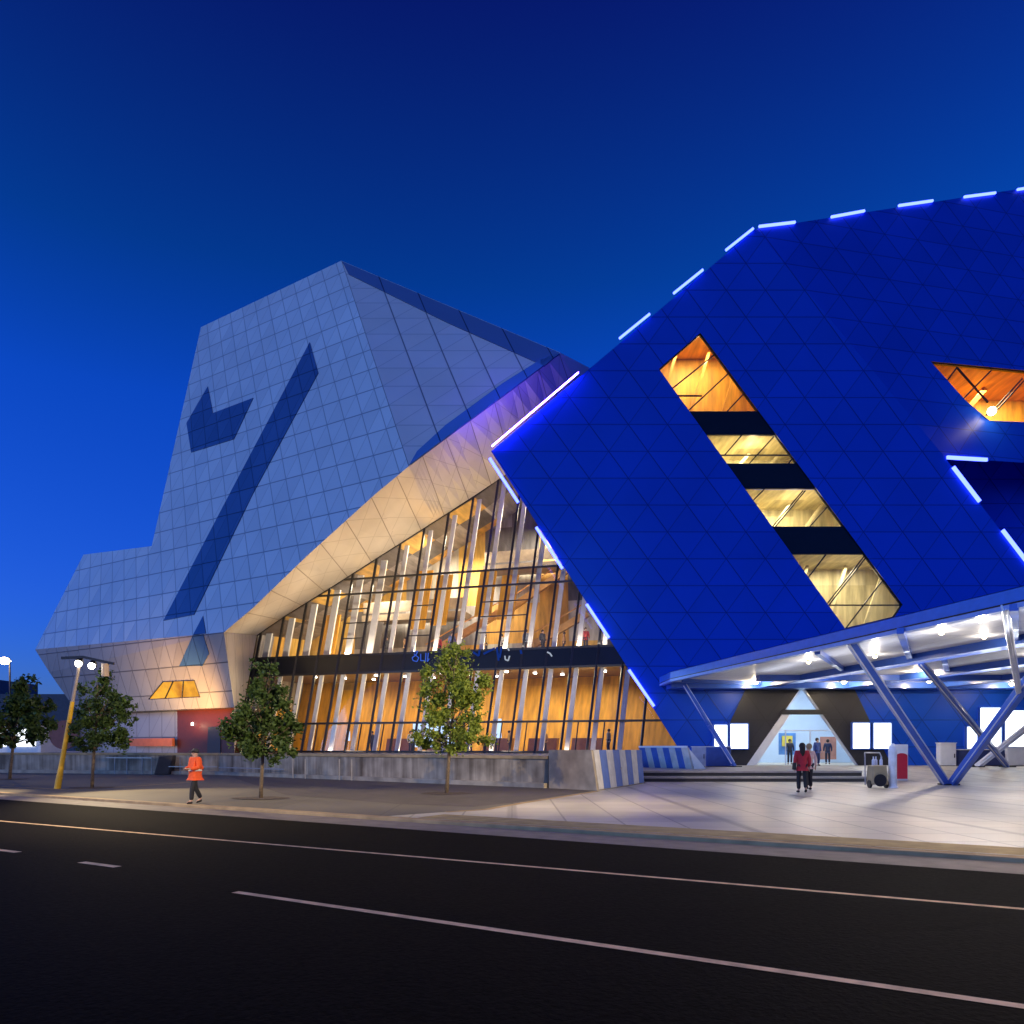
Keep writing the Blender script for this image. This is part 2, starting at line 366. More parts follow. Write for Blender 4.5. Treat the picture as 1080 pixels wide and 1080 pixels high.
for px_, py_ in ((471, 837), (275, 842), (97, 831), (10, 822)):
    c_ = gnd(px_, py_); rr = random.Random(px_); mb = MB()
    mb.poly([(c_.x + (.75 + .25*rr.random())*math.cos(k*.449), c_.y + (.6 + .25*rr.random())*math.sin(k*.449), .016) for k in range(14)]); tag(mb.build('tree_pit_soil', mat('pit_soil', (.075, .05, .03), .95, var=.5, scale=9)), kind='structure')
# markings
mb = MB(); a = gnd(248, 941, RZ); b = gnd(1080, 1062, RZ)
q = (b - a).normalized(); strip(a, b + q*2, 0.11, RZ + 0.004, mb)
for (x0, y0, x1, y1) in ((86, 909.5, 124, 914.5), (-30, 893, 19, 899)): strip(gnd(x0, y0, RZ), gnd(x1, y1, RZ), 0.13, RZ + 0.004, mb)
a2 = gnd(0, 866, RZ); b2 = gnd(1080, 959, RZ); q = (b2 - a2).normalized()
strip(a2 - q*40, b2 + q*6, 0.10, RZ + 0.004, mb)
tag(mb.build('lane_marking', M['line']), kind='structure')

# terrace, steps, platform
wp = [Vector((1.46, 30.7, 0)), Vector((-17.6, 45.5, 0)), Vector((-33.3, 49.2, 0)), Vector((-75, 58, 0))]
TZ = 1.22
mb = MB(); tp = [Vector((3.0, 29.6, 0)), Vector((6.0, 35, 0)), Vector((6.0, 85, 0)), Vector((-75, 85, 0)), Vector((-75, 58.4, 0)), wp[2] + Vector((0, .3, 0)), wp[1] + Vector((0, .3, 0)), wp[0] + Vector((0, .3, 0))]
mb.region([[(p.x, p.y, TZ) for p in tp]], lambda p: (p.x, p.y)); tag(mb.build('terrace', M['step']), kind='structure')
mb = MB(); PZ = 0.5
for i in range(2):
    z1 = PZ*(i+1)/2; y0 = 36 + 0.8*i; y1 = y0 + 0.8 if i < 1 else 85
    mb.poly([(6.02, y0, z1), (17, y0, z1), (17, y1, z1), (6.02, y1, z1)], mi=0)
    mb.poly([(6.02, y0+0.06, z1-PZ/2), (17, y0+0.06, z1-PZ/2), (17, y0+0.06, z1-0.09), (6.02, y0+0.06, z1-0.09)], mi=1)
    mb.hexa([(6.02, y0, z1-0.09), (17, y0, z1-0.09), (17, y0+.3, z1-0.09), (6.02, y0+.3, z1-0.09), (6.02, y0, z1-.003), (17, y0, z1-.003), (17, y0+.3, z1-.003), (6.02, y0+.3, z1-.003)], mi=0)
mb.poly([(17, 36, 0), (17, 44, PZ), (17, 36.9, PZ), (17, 36.9, 0)], mi=0)
tag(mb.build('steps', [M['step'], M['riser_shade']]), kind='structure')
mb = MB(); mb.poly([(17.004, 36, 0.01), (75, 36, 0.01), (75, 44, PZ), (17.004, 44, PZ)]); mb.poly([(17.004, 44, PZ), (75, 44, PZ), (75, 85, PZ), (17.004, 85, PZ)])
tag(mb.build('ramp', M['plaza']), kind='structure')

# ------------------------------------------------------------------ GREY BUILDING
U1 = Vector((-.51, 1, 1.555))
p0 = P(236, 667, 50)
G1 = plane(p0, D, U1)
up1 = G1[0].cross(D).normalized(); up1 = up1 if up1.z > 0 else -up1
def oblique(origin, a, upv, c):
    """u stays constant along direction c, v climbs the slope"""
    o = Vector(origin); a = Vector(a).normalized(); k = Vector(c).dot(a)/Vector(c).dot(upv)
    return lambda p: ((p - o).dot(a) - (p - o).dot(upv)*k, (p - o).dot(upv))
uvG1 = oblique(p0, -D, up1, U1)
gb = empty('grey_building', (P(150, 780, 60).x, 60, 0), 'angular pale grey panelled building with dark slanting stroke, glazed foyer and glowing soffit', 'building')
apex = on(360, 275, G1)
crease_lo = on(431, 492, G1)
G2 = plane(apex, (1, 0, 0), crease_lo - apex)
up2 = G2[0].cross(Vector((1, 0, 0))).normalized(); up2 = up2 if up2.z > 0 else -up2
uvG2 = oblique(apex, (1, 0, 0), up2, crease_lo - apex)
mb = MB()
g1px = [(236, 667), (267, 641), (324, 586), (396, 521), (431, 492), (360, 275), (212, 345), (160, 576), (88, 585), (37, 685)]
g1 = [on(x, y, G1) for x, y in g1px]; mb.region([g1], uvG1); mb.build('facade', M['grey'], gb)
mb = MB()
g2px = [(360, 275), (431, 492), (445, 480), (480, 454), (540, 410), (591, 372)]
g2 = [on(x, y, G2) for x, y in g2px]; mb.region([g2], uvG2); mb.build('side_facade', M['grey_tri'], gb)
def lift(pts, pl, d):
    n = pl[0] if pl[0].y < 0 else -pl[0]
    return [p + n*d for p in pts]
def plate(name, pts, pl, m, uvf, d0=-0.05, d1=0.06, par=None):
    mb = MB(); f = lift(pts, pl, d1); b = lift(pts, pl, d0)
    mb.region([f], uvf)
    for i in range(len(f)): j = (i+1) % len(f); mb.poly([b[i], b[j], f[j], f[i]])
    return mb.build(name, m, par or gb)
plate('roof_edge_band', [on(x, y, G2) for x, y in ((361, 276.5), (368, 290), (470, 340), (574, 386.5), (590, 372.8))], G2, M['band_dark'], uvG2)
sb = [on(x, y, G2) for x, y in ((437, 483), (432, 487.5), (436, 492.0), (446, 480.5), (481, 454.5), (541, 410.5), (589.5, 374.2), (575, 377), (530, 406), (470, 451))]
plate('soffit_edge_band', [on(x, y, G2) for x, y in ((431.6, 491.2), (446, 480.3), (481, 454.3), (541, 410.3), (590, 373.5), (573, 378), (530, 405), (470, 449), (440, 476.5))], G2, M['band'], uvG2, d1=0.06)
inl = [
    [(219.5, 407.8), (224.8, 436), (267.4, 420), (247, 463.4), (201.9, 477.5), (197, 446.5)],
    [(326.9, 361.3), (336, 393.7), (267, 521), (205, 648.5), (172.8, 654.8), (240, 526)],
]
for q in inl: plate('dark_inlay', [on(x, y, G1) for x, y in q], G1, M['inlay'], uvG1, d1=0.045)
# body behind (roof and flanks run back)
mb = MB(); back = Vector((0, 28, 0))
seq = [on(x, y, G2) for x, y in ((591, 372),)] + [apex] + [on(x, y, G1) for x, y in ((212, 345), (160, 576), (88, 585), (37, 685))]
for i in range(len(seq)-1): mb.poly([seq[i], seq[i+1], seq[i+1]+back, seq[i]+back])
mb.build('roof', M['grey'], gb)
# lower overhanging facet
l0 = on(37, 685, G1); l1 = P(247, 746, 52.0)
L1 = plane(p0, D, l1 - p0); upL = L1[0].cross(D).normalized(); upL = upL if upL.z > 0 else -upL
uvL1 = uv_of(p0, -D, upL)
l1px = [(37, 685), (52, 709), (75, 742), (86, 752.3), (247, 746), (236, 667)]
lp = [on(x, y, L1) for x, y in l1px]; lp[0] = l0; lp[-1] = p0
wn = [on(x, y, L1) for x, y in ((157, 737.5), (211, 735), (205, 717.5), (172, 719))]
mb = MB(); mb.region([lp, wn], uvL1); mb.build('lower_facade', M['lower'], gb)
plate('dark_inlay', [on(x, y, L1) for x, y in ((214.4, 669), (220.8, 689), (214, 702), (189.4, 702.5), (204, 669.5))], L1, M['inlay'], uvL1, d1=0.04)
plate('dark_inlay', [on(x, y, G1) for x, y in ((214.4, 650), (217.4, 668.3), (204.3, 669.5))], G1, M['inlay'], uvG1, d1=0.045)
mb = MB()
for i in range(3): mb.poly([lp[i], lp[i+1], lp[i+1]+back*0.5, lp[i]+back*0.5])
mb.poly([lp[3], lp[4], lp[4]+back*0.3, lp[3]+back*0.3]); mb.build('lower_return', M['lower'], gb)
# orange lit window in the lower facet: frame bars, glazing, self-glowing box in place of a room
wf = MB(); n = len(wn)
for i in range(n): wf.bar(wn[i], wn[(i+1) % n], 0.05, 0.08)
for k in (0.33, 0.66): wf.bar(wn[0].lerp(wn[1], k), wn[3].lerp(wn[2], k), 0.06, 0.1)
wfo = wf.build('window', M['dark'], gb)
MB().poly(wn).build('glazing', M['glass'], wfo)
rb = lambda p, k=0.35: p + Vector((0, k, 0))
mb = MB(); mb.poly([rb(p) for p in wn], [(0,0),(4,0),(4,2),(0,2)])
for i in range(n): mb.poly([wn[i], wn[(i+1)%n], rb(wn[(i+1)%n]), rb(wn[i])], [(0,0),(4,0),(4,3),(0,3)])
mb.build('window_room', M['lit_amber'], wfo)
wc = sum(wn, Vector())/n; lamp('SPOT', Vector((wc.x + 1.5, wc.y - 5.5, TZ + .3)), 7500, (1, .54, .16), 0.2, aim=wc + Vector((1.6, 0, .8)), spot=80, blend=1.0); None  # added amber spot, no fitting, imitates a golden reflection on the facet
# recessed base wall below it
LB = plane(l1 + Vector((0, 1.2, 0)), D, (0, 0, 1)); uvLB = uv_of(l1, -D, (0, 0, 1))
def lbp(x, y): return on(x, y, LB)
def zlow(x): q = lbp(x, 790); return Vector((q.x, q.y, TZ - 0.02))
def ztop(x): q = lbp(x, 748); q.z = max(q.z, 4.8); return q
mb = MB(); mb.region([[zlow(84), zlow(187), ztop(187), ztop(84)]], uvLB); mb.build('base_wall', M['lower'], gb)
mb = MB(); mb.region([[zlow(187), zlow(252), ztop(252), ztop(187)]], uvLB); mb.build('red_wall', M['red'], gb)
LBn = (LB[0], LB[1])
dr = [zlow(219) + Vector((0,0,.03)), zlow(233) + Vector((0,0,.03)), lbp(233, 766), lbp(220, 767)]
plate('door', dr, LB, M['dark'], uvLB, d0=0.01, d1=0.05)
plate('orange_panel', [lbp(142, 787), lbp(188, 787), lbp(188, 778.5), lbp(142, 779)], LB, M['orange'], uvLB, d0=0.3, d1=0.5)
sl = MB().bar(lbp(203, 762), lbp(203, 765), .12, .12).build('downlight', M['bulb_w'], gb)
lamp('POINT', lbp(203, 766) + Vector((0.3, -0.8, 0)), 18, (1, 0.75, 0.5), 0.1)

# glazed foyer wall
g_dir = Vector((3.58, -1, 0)).normalized(); m_dir = Vector((.13, .162, 1))
Q = P(300, 712, 58.5)
GP = plane(Q, g_dir, m_dir)
def sz(p): t_ = p.z - Q.z; return ((p - Q - m_dir*t_).dot(g_dir), p.z)
def gp(s, z, back_=0.0): return Q + g_dir*s + m_dir*(z - Q.z) + Vector((0.27, 0.96, 0))*back_
topx = [(271, 670), (300, 650), (347, 621), (391, 593), (443, 560), (500, 524), (526, 505), (575, 474), (640, 446)]
top3 = [on(x, y, GP) for x, y in topx]; tops = [sz(p) for p in top3]
def ztop_at(s):
    for (s0, z0), (s1, z1) in zip(tops, tops[1:]):
        if s0 <= s <= s1: return z0 + (z1 - z0)*(s - s0)/(s1 - s0)
    return tops[0][1] if s < tops[0][0] else tops[-1][1]
S0 = tops[0][0]; S1 = sz(on(722, 780, GP))[0]
S1 = max(S1, tops[-1][0]); 
ZB0, ZB1, ZF = Q.z, 8.6, TZ
cw = MB().bar(gp(S0, ZF), gp(S0, ztop_at(S0)), .14, .2)
step = 1.80; ss = [S0 + 0.35 + step*i for i in range(int((S1 - S0)/step))]
for s in ss: cw.bar(gp(s, ZF), gp(s, ztop_at(s + .5)), .16, .22)
for z in (ZF + .1, 3.42, ZB0, ZB1): cw.bar(gp(S0, z), gp(S1, z), .15, .2)
def s_start(z):                       # where the slanted head passes height z
    for (s0, z0), (s1, z1) in zip(tops, tops[1:]):
        if z0 <= z <= z1: return s0 + (s1 - s0)*(z - z0)/(z1 - z0)
    return S0
for z in (13.4, 14.6): cw.bar(gp(s_start(z), z), gp(S1, z), .13, .18)
for i in (4, 7, 10, 11):              # subdivided bays
    if i + 1 < len(ss):
        for z in (9.9, 11.1, 12.2): cw.bar(gp(ss[i], z), gp(ss[i+1], z), .07, .12)
for i in range(3, len(ss) - 1):       # door leaves below the low transom
    if i % 3 != 1: cw.bar(gp((ss[i] + ss[i+1])/2 + .1, ZF), gp((ss[i] + ss[i+1])/2 + .1, 3.42), .08, .14)
for p, q in zip(top3, top3[1:]): cw.bar(p, q, .14, .2)
cwo = cw.build('curtain_wall', M['dark'], gb)
mb = MB(); mb.region([[gp(S0, ZF), gp(S1, ZF), gp(S1, tops[-1][1])] + top3[::-1]], lambda p: (p.x, p.z)); mb.build('glazing', M['glass'], cwo)
fb = MB(); fb.hexa([gp(S0, ZB0, -.06), gp(S1, ZB0, -.06), gp(S1, ZB0, .5), gp(S0, ZB0, .5), gp(S0, ZB1, -.06), gp(S1, ZB1, -.06), gp(S1, ZB1, .5), gp(S0, ZB1, .5)])
fbo = fb.build('sign_band', M['dark_band'], gb)
# indistinct blue sign strokes on the band
def stroke(mb, pts, w=.10):
    for (x0, y0), (x1, y1) in zip(pts, pts[1:]):
        a, b = on(x0, y0, GP), on(x1, y1, GP); o = Vector((0, -.16, 0)); mb.bar(a + o, b + o, w, .05)
sgl = [(M['neon'], .07, ([(437,688),(441,687),(439,691),(435,694),(436,697),(440,698),(442,694),(437,690)], [(444,690),(444,697),(448,697)], [(449.5,689),(449,698)], [(452,689),(451,698),(453,695)])),
       (emis('white_lettering', (.7, .8, 1), .5), .10, ([(535.5,684),(537,686.5)], [(532.5,692),(533,696),(536,697),(537.5,692)], [(577,688),(580,689.5),(582,692.5)])),
       (emis('blue_sign', (.03, .12, .8),   .24), .15, ([(499,688),(505,692),(506,686)], [(524,683),(526,697)], [(529,683),(527,694)], [(510,690),(522,684)], [(549,686),(550,690)]))]
for m_, w_, qs in sgl:
    for q in qs: mb = MB(); stroke(mb, q, w_); mb.build('sign_letter', m_, fbo)
# white raking fins behind the mullions
for s in ss[:-1]:
    zt = ztop_at(s + .3) - .25
    for za, zb in ((ZF, ZB0 - .05), (ZB1 + .02, zt)):
        if zb - za < .6: continue
        c = []; fw = .66 if (zb > 9 and s < ss[6]) else .48
        for z in (za, zb):
            for (ds, bk) in ((.16, .45), (fw, .45), (fw, .62), (.16, .62)): c.append(gp(s + ds, z, bk))
        MB().hexa(c).build('fin', M['fin'], gb)
# foyer inside: floors, back wall, sloping ceiling
BK = 8.0
def wall_uv(a, b, c, d): return [(0, 0), ((b-a).length, 0), ((b-a).length, (c-b).length), (0, (d-a).length)]
ql = [gp(S0, ZF, BK), gp(S1 + 4, ZF, BK), gp(S1 + 4, ZB0 + .3, BK), gp(S0, ZB0 + .3, BK)]
MB().poly(ql, wall_uv(*ql)).build('foyer_back_wall', M['amber'], gb)
cb_k = [p + Vector((2, BK, .5)) for p in top3]
mb = MB(); mb.region([[gp(S0, ZB0 + .3, BK), gp(S1 + 4, ZB0 + .3, BK)] + [p - Vector((0, .05, 0)) for p in cb_k[::-1]]], lambda p: (p.x, p.z)); mb.build('foyer_back_wall', M['mixed'], gb)
mb = MB(); mb.hexa([gp(*q) for q in ((S0, ZB0 + .02, .52), (S1, ZB0 + .02, .52), (S1, ZB0 + .02, BK), (S0, ZB0 + .02, BK), (S0, 8.5, .52), (S1, 8.5, .52), (S1, 8.5, BK), (S0, 8.5, BK))])
mb.build('foyer_slab', M['floor'], gb)
MB().poly([gp(S0, ZF + .01, 0), gp(S1, ZF + .01, 0), gp(S1, ZF + .01, BK), gp(S0, ZF + .01, BK)]).build('foyer_floor', M['floor'], gb)
mb = MB()
for p, q in zip(top3, top3[1:]): mb.poly([p + Vector((0,.1,.05)), q + Vector((0,.1,.05)), q + Vector((2, BK, .5)), p + Vector((2, BK, .5))], wall_uv(p, q, q + Vector((2,BK,0)), p + Vector((2,BK,0))))
mb.build('foyer_ceiling', M['mixed'], gb)
MB().poly([gp(S0, ZF, .1), gp(S0, ZF, BK), gp(S0, 12, BK), gp(S0, 12, .1)], [(0,0),(8,0),(8,10),(0,10)]).build('foyer_end_wall', M['mixed'], gb)
# staircase flights and galleries on the upper floor
st = MB()
for (sa, za, sb_, zb, bk) in ((9, 9.0, 15, 12.4, 5.5), (15, 12.4, 20.5, 16.2, 6.2), (18, 9.0, 22.5, 11.6, 3.5)):
    st.bar(gp(sa, za, bk), gp(sb_, zb, bk), .5, .9, up=(0, 1, 0)); st.bar(gp(sa, za + 1.0, bk), gp(sb_, zb + 1.0, bk), .08, .08)
st.build('staircase', mat('stair_timber', (.50, .26, .08), .4), gb)
ga = MB()
for (sa, sb_, z, bk) in ((3, 12, 12.4, 6.2), (13, 24, 16.2, 6.6)):
    ga.bar(gp(sa, z, bk), gp(sb_, z, bk), .5, 2.0); ga.bar(gp(sa, z + .9, bk - 1), gp(sb_, z + .9, bk - 1), .9, .05)
ga.build('gallery', mat('gallery_front', (.22, .17, .13), .4), gb)
# panels standing in the upper foyer: timber screens between fins
for (i, za, zb, bk, key) in ((2, 9, 12.2, 2.0, 'amber'), (6, 10.8, 15.5, 2.4, 'amber'), (7, 11.0, 15.0, 2.2, 'amber'), (9, 11.5, 15.0, 2.0, 'amber'), (10, 11.2, 14.6, 2.0, 'amber'), (4, 9, 11.5, 2.5, 'mixed')):
    s = ss[i]; q = [gp(s + .7, za, bk), gp(s + step + .2, za, bk), gp(s + step + .2, zb, bk), gp(s + .7, zb, bk)]
    mb = MB(); mb.poly(q, wall_uv(*q)); mb.build('hanging_panel', M[key], gb, solid=.12)
for (x0, y0, x1, y1, bk) in ((424, 762, 446, 788, 2.2), (447, 757, 470, 786, 2.4), (512, 757, 521, 778, 2.0), (349, 770, 353, 781, 3.0)):
    a = on(x0, y1, GP) + Vector((.5, bk, 0)); b = on(x1, y0, GP) + Vector((.5, bk, 0)); zlo = max(a.z, ZF + .05)
    MB().hexa([(a.x, a.y, zlo), (b.x, a.y, zlo), (b.x, a.y+.1, zlo), (a.x, a.y+.1, zlo), (a.x, a.y, b.z), (b.x, a.y, b.z), (b.x, a.y+.1, b.z), (a.x, a.y+.1, b.z)]).build('display_screen', M['screen'], gb)
# counters and shelving on the lower floor, ceiling downlights
ctm = mat('counter_timber', (.18, .07, .03), .35)
for s in (7.5, 11, 15.5, 19, 22.3): MB().hexa([gp(s, ZF+.02, 4.2), gp(s+2.2, ZF+.02, 4.2), gp(s+2.2, ZF+.02, 4.9), gp(s, ZF+.02, 4.9), gp(s, ZF+1.1, 4.2), gp(s+2.2, ZF+1.1, 4.2), gp(s+2.2, ZF+1.1, 4.9), gp(s, ZF+1.1, 4.9)]).build('bar_counter', ctm, gb)
for k in range(14):
    s = 1.5 + k*1.75
    MB().tube([gp(s, ZB0 - .04, 2 + (k % 3)*1.6), gp(s, ZB0 + .02, 2 + (k % 3)*1.6)], [.13, .13], 10).build('ceiling_light', M['bulb_w'], gb)
WARM = (1.0, 0.77, 0.44)
for s in (3, 8.5, 14, 19.5, 24.5):
    lamp('AREA', gp(s, ZB0 - .2, 3.6), 400, (1, .78, .38), 4.5, aim=gp(s, 1, 4.2), size_y=3)
for s in (5, 11, 17, 22.5):
    z = min(ztop_at(s) - 1.0, 20); lamp('AREA', gp(s, z, 3.8), 1350, (1, .84, .56), 4, aim=gp(s, z - 6, 5.0), size_y=3)
    lamp('AREA', gp(s, ZB1 + .15, .32), 150, (1, .82, .58), 5.4, aim=gp(s, ZB1 + 9, 1.4), size_y=.12)
    lamp('AREA', gp(s, ZF + .15, .30), 55, (1, .78, .55), 5.4, aim=gp(s, ZB0, .8), size_y=.1)

for x in (-15, -10, -5, 0.5):  # added floods with no fitting, brighten the fins from outside
    y = 47.5 - (x + 17)*.25
    lamp('SPOT', (x, y, TZ + .25), 2600, (1, .86, .68), .2, aim=(x + 1, y + 8, 9), spot=80, blend=.9)
lamp('SPOT', (-27, 50, TZ + .3), 2000, (1, .72, .44), .2, aim=(-27, 58, 7), spot=100, blend=.9)  # added spot with no fitting, warms the lower facet
# soffit between cladding edge and glass head
tpx = [(236, 667), (267, 641), (324, 586), (396, 521), (431, 492), (445, 480), (480, 454), (540, 410), (591, 372), (662, 409)]
T3 = [on(x, y, G1 if i < 5 else G2) for i, (x, y) in enumerate(tpx[:-1])] + [P(662, 409, 58)]
def resample(pts, n):
    L = [0]
    for a, b in zip(pts, pts[1:]): L.append(L[-1] + (b - a).length)
    out = []
    for i in range(n):
        d = L[-1]*i/(n - 1)
        for k in range(len(L)-1):
            if d <= L[k+1] + 1e-6:
                out.append(pts[k].lerp(pts[k+1], (d - L[k])/max(1e-6, L[k+1]-L[k]))); break
    return out
def at_frac(pts, fr): return [resample(pts, 101)[int(round(f*100))] for f in fr]
bot = top3[:-1] + [on(640, 446, GP)]
mb = MB(); NT = T3[:-1]; nB = resample(bot, len(NT)); 
# pair by picture position so that the strip neither twists nor folds
pairs = [(0, 0.0), (1, .09), (2, .24), (3, .43), (4, .53), (5, .57), (6, .66), (7, .80), (8, .95), (9, 1.0)]
bb = resample(bot, 101); ucum = 0
for (i, fa), (j, fb_) in zip(pairs, pairs[1:]):
    a, b = T3[i], T3[j]; c, d = bb[int(fb_*100)], bb[int(fa*100)]
    nn = 4; L = ((b - a).length + (c - d).length)/2
    for k in range(nn):
        for r in range(2):
            f0, f1, r0, r1 = k/nn, (k+1)/nn, r/2, (r+1)/2
            pt = lambda f, g: a.lerp(b, f).lerp(d.lerp(c, f), g)
            wd = (pt(.5, 0) - pt(.5, 1)).length
            mb.poly([pt(f0, r0), pt(f1, r0), pt(f1, r1), pt(f0, r1)], [(ucum + L*f0, wd*r0), (ucum + L*f1, wd*r0), (ucum + L*f1, wd*r1), (ucum + L*f0, wd*r1)])
    ucum += L
mb.build('soffit', M['soffit'], gb)
# end wall where the soffit comes down to the terrace
e = [p0, top3[0], gp(S0, ZF - .02), Vector((P(247, 795, 52).x, 52.0, TZ - .02)), l1]
mb = MB(); mb.region([[e[0], e[4], e[3], e[2], e[1]]], lambda p: (p.y*1.0, p.z)); mb.build('end_wall', M['soffit'], gb)
# uplights on the terrace
for (x, e_) in ((-17.2, 900), (-13.5, 1500), (-9.5, 2100), (-5.0, 2000), (-0.5, 1500)):
    y = 52.2 - (x + 17)*.22
    lamp('SPOT', (x, y - 1.2, TZ + .3), e_*2.6, (1, .70, .35), .15, aim=(x + 1.2, y + 1.5, 24), spot=75, blend=.8)
lamp('SPOT', (-14.6, 48.5, TZ + .3), 1100, (1, .84, .60), .15, aim=(-18.6, 53.5, 5.2), spot=80, blend=.8)

# ------------------------------------------------------------------ BLUE BUILDING
bb_ = empty('blue_building', (25, 48, 0), 'huge faceted building clad in deep blue triangular panels with glowing edge strips', 'building')
BP = plane(P(800, 500, 48), (1, 0, 0), (0, 0, 1))
uvB = uv_of(P(518, 476, 48), (1, 0, 0), (0, 0, 1))
def B(x, y, d=0.0): return P(x, y, 48) + Vector((0, -d, 0))
A2, B2 = B(797, 241.5), B(997, 483)
F2 = plane(A2, B2 - A2, P(1080, 198.5, 54) - A2)
up3 = F2[0].cross(Vector((1, 0, 0))).normalized(); up3 = up3 if up3.z > 0 else -up3
uvF2 = uvB
slit = [(695, 389), (738.7, 351), (952, 637.7), (943.4, 650.7), (891.6, 663)]
door_tri = [(787, 807.2), (846, 722), (905, 807.2)]
zb = lambda x: Vector((B(x, 700).x, 48, PZ - .02))
bo = [B(518, 476), B(797, 241.5), B(997, 483), B(1080, 592), B(1190, 735), Vector((75, 48, B(1190, 735).z)), Vector((75, 48, PZ - .02)), zb(727)]
dtri = [zb(787), B(846, 722), zb(905)]
mb = MB(); mb.region([bo, [B(*q) for q in slit], dtri], uvB); mb.build('facade', M['blue'], bb_)
fo = [A2, B2, on(1080, 488, F2), on(1300, 500, F2), on(1300, 165, F2), on(1080, 198.5, F2)]
rw = [(981.5, 381), (1080, 390.5), (1190, 401), (1190, 447), (1080, 445), (1043.7, 443.7), (1017.8, 421.7)]
rw3 = [on(x, y, F2) for x, y in rw]
mb = MB(); mb.region([fo, rw3], uvF2); mb.build('upper_facade', M['blue'], bb_)
mb = MB(); rp = [P(985, 470, 53), P(1330, 470, 53), P(1330, 745, 53), P(985, 745, 53)]
mb.region([rp], uv_of(P(518,476,48), (1,0,0), (0,0,1))); mb.build('recess_wall', M['blue'], bb_)
mb = MB()
for a, b in ((B2, B(1080, 592)), (B(1080, 592), B(1190, 735))): mb.poly([a, b, b + Vector((0, 5, 0)), a + Vector((0, 5, 0))])
mb.poly([B2, on(1080, 488, F2), on(1300, 500, F2), P(1300, 475, 53), P(985, 475, 53)])
mb.build('recess_return', M['blue_plain'], bb_)
mb = MB(); bk = Vector((16, 40, 0)); sq = [zb(727), B(518, 476), A2, on(1080, 198.5, F2), on(1300, 165, F2)]
for a, b in zip(sq, sq[1:]): mb.poly([a, b, b + bk, a + bk])
mb.build('flank', M['blue_plain'], bb_)
# --- raking window strip
def prism_hole(name, pts, dy, m, par):
    mb = MB()
    for i in range(len(pts)): j = (i+1) % len(pts); mb.poly([pts[i], pts[j], pts[j] + Vector((0, dy, 0)), pts[i] + Vector((0, dy, 0))])
    return mb.build(name, m, par)
def lerp_edge(y, left=True):
    a, b = ((695, 389), (891.6, 663)) if left else ((738.7, 351), (952, 637.7))
    k = (y - a[1])/(b[1] - a[1]); return (a[0] + (b[0]-a[0])*k, y)
prism_hole('window_reveal', [B(*q) for q in slit], .35, M['dark'], bb_)
for (y0, y1) in ((433.5, 457), (488.7, 514), (555.4, 583.3)):
    q = [lerp_edge(y0), lerp_edge(y0, False), lerp_edge(y1, False), lerp_edge(y1)]
    c = [B(*p, d=-.36) for p in q] + [B(*p, d=-.10) for p in q]
    MB().hexa(c).build('spandrel', M['dark_band'], bb_)
wins = [
    ([(695, 389), (738.7, 351), (800.5, 433.5), (727.4, 433.5)], [((710, 408), (755, 372)), ((726.5, 432), (770, 391.5)), ((767, 433.5), (786.5, 412.5)), ((715, 416), (741, 416))], 'amber', 433.5, 340),
    ([lerp_edge(457), lerp_edge(457, False), lerp_edge(488.7, False), lerp_edge(488.7)], [((765, 479), (783, 458)), ((791, 488), (817, 459.5)), ((832, 488.7), (838, 481)), ((759, 479), (835, 479))], 'cream', 488.7, 457),
    ([lerp_edge(514), lerp_edge(514, False), lerp_edge(555.4, False), lerp_edge(555.4)], [((794.5, 527.6), (807.5, 514.6)), ((815.5, 555), (848, 516.5)), ((818.5, 555), (850.5, 516.5)), ((854.5, 555.4), (874, 533.5))], 'cream', 555.4, 514),
    ([lerp_edge(583.3), lerp_edge(583.3, False), (952, 637.7), (943.4, 650.7), (891.6, 663)], [((853.4, 608.6), (872.2, 584.3)), ((873.8, 636), (912.7, 586)), ((876, 637), (914, 588)), ((893.5, 662), (932, 612)), ((874.5, 637.7), (951, 637.7))], 'cream', 663, 583.3),
]
for (outl, bars, key, ylo, yhi) in wins:
    fr = MB(); o3 = [B(*q, d=-.2) for q in outl]
    for i in range(len(o3)): fr.bar(o3[i], o3[(i+1) % len(o3)], .10, .12)
    for a, b in bars: fr.bar(B(*a, d=-.2), B(*b, d=-.2), .075, .1)
    wo = fr.build('window', M['dark'], bb_)
    mb = MB(); mb.region([o3], lambda p: (p.x, p.z)); mb.build('glazing', M['glass'], wo)
    xs = [p.x for p in o3]; x0, x1 = min(xs) - 1.2, max(xs) + 1.2; z0, z1 = B(0, ylo).z, B(0, yhi).z
    y0, y1 = 48.45, 52.5
    if ylo > 600: x1 += 1; z0 -= .3
    mb = MB()
    for q in ([(x0,y1,z0),(x1,y1,z0),(x1,y1,z1),(x0,y1,z1)], [(x0,y0,z0),(x1,y0,z0),(x1,y1,z0),(x0,y1,z0)], [(x0,y0,z1),(x1,y0,z1),(x1,y1,z1),(x0,y1,z1)], [(x0,y0,z0),(x0,y1,z0),(x0,y1,z1),(x0,y0,z1)], [(x1,y0,z0),(x1,y1,z0),(x1,y1,z1),(x1,y0,z1)]):
        q = [Vector(v) for v in q]; mb.poly(q, wall_uv(*q))
    for k in range(3):      # raking structural members seen through the glass
        xx = x0 + (x1 - x0)*(.25 + .25*k); mb.bar((xx - .8, 51.3, z0 + .02), (xx + .9, 51.3, z1 - .02), .18, .2)
    mb.build('window_room', M[key], wo)
    big = key == 'amber'
    lamp('AREA', ((x0+x1)/2, 50.2, z1 - .25), 520 if big else 420, (1, .78, .42) if big else (1, .86, .52), 3.4, aim=((x0+x1)/2, 50.6, z0), size_y=1.6)
    lamp('POINT', ((x0+x1)/2 + .6, 49.6, z0 + (z1-z0)*.6), 70, (1, .8, .5), .15)
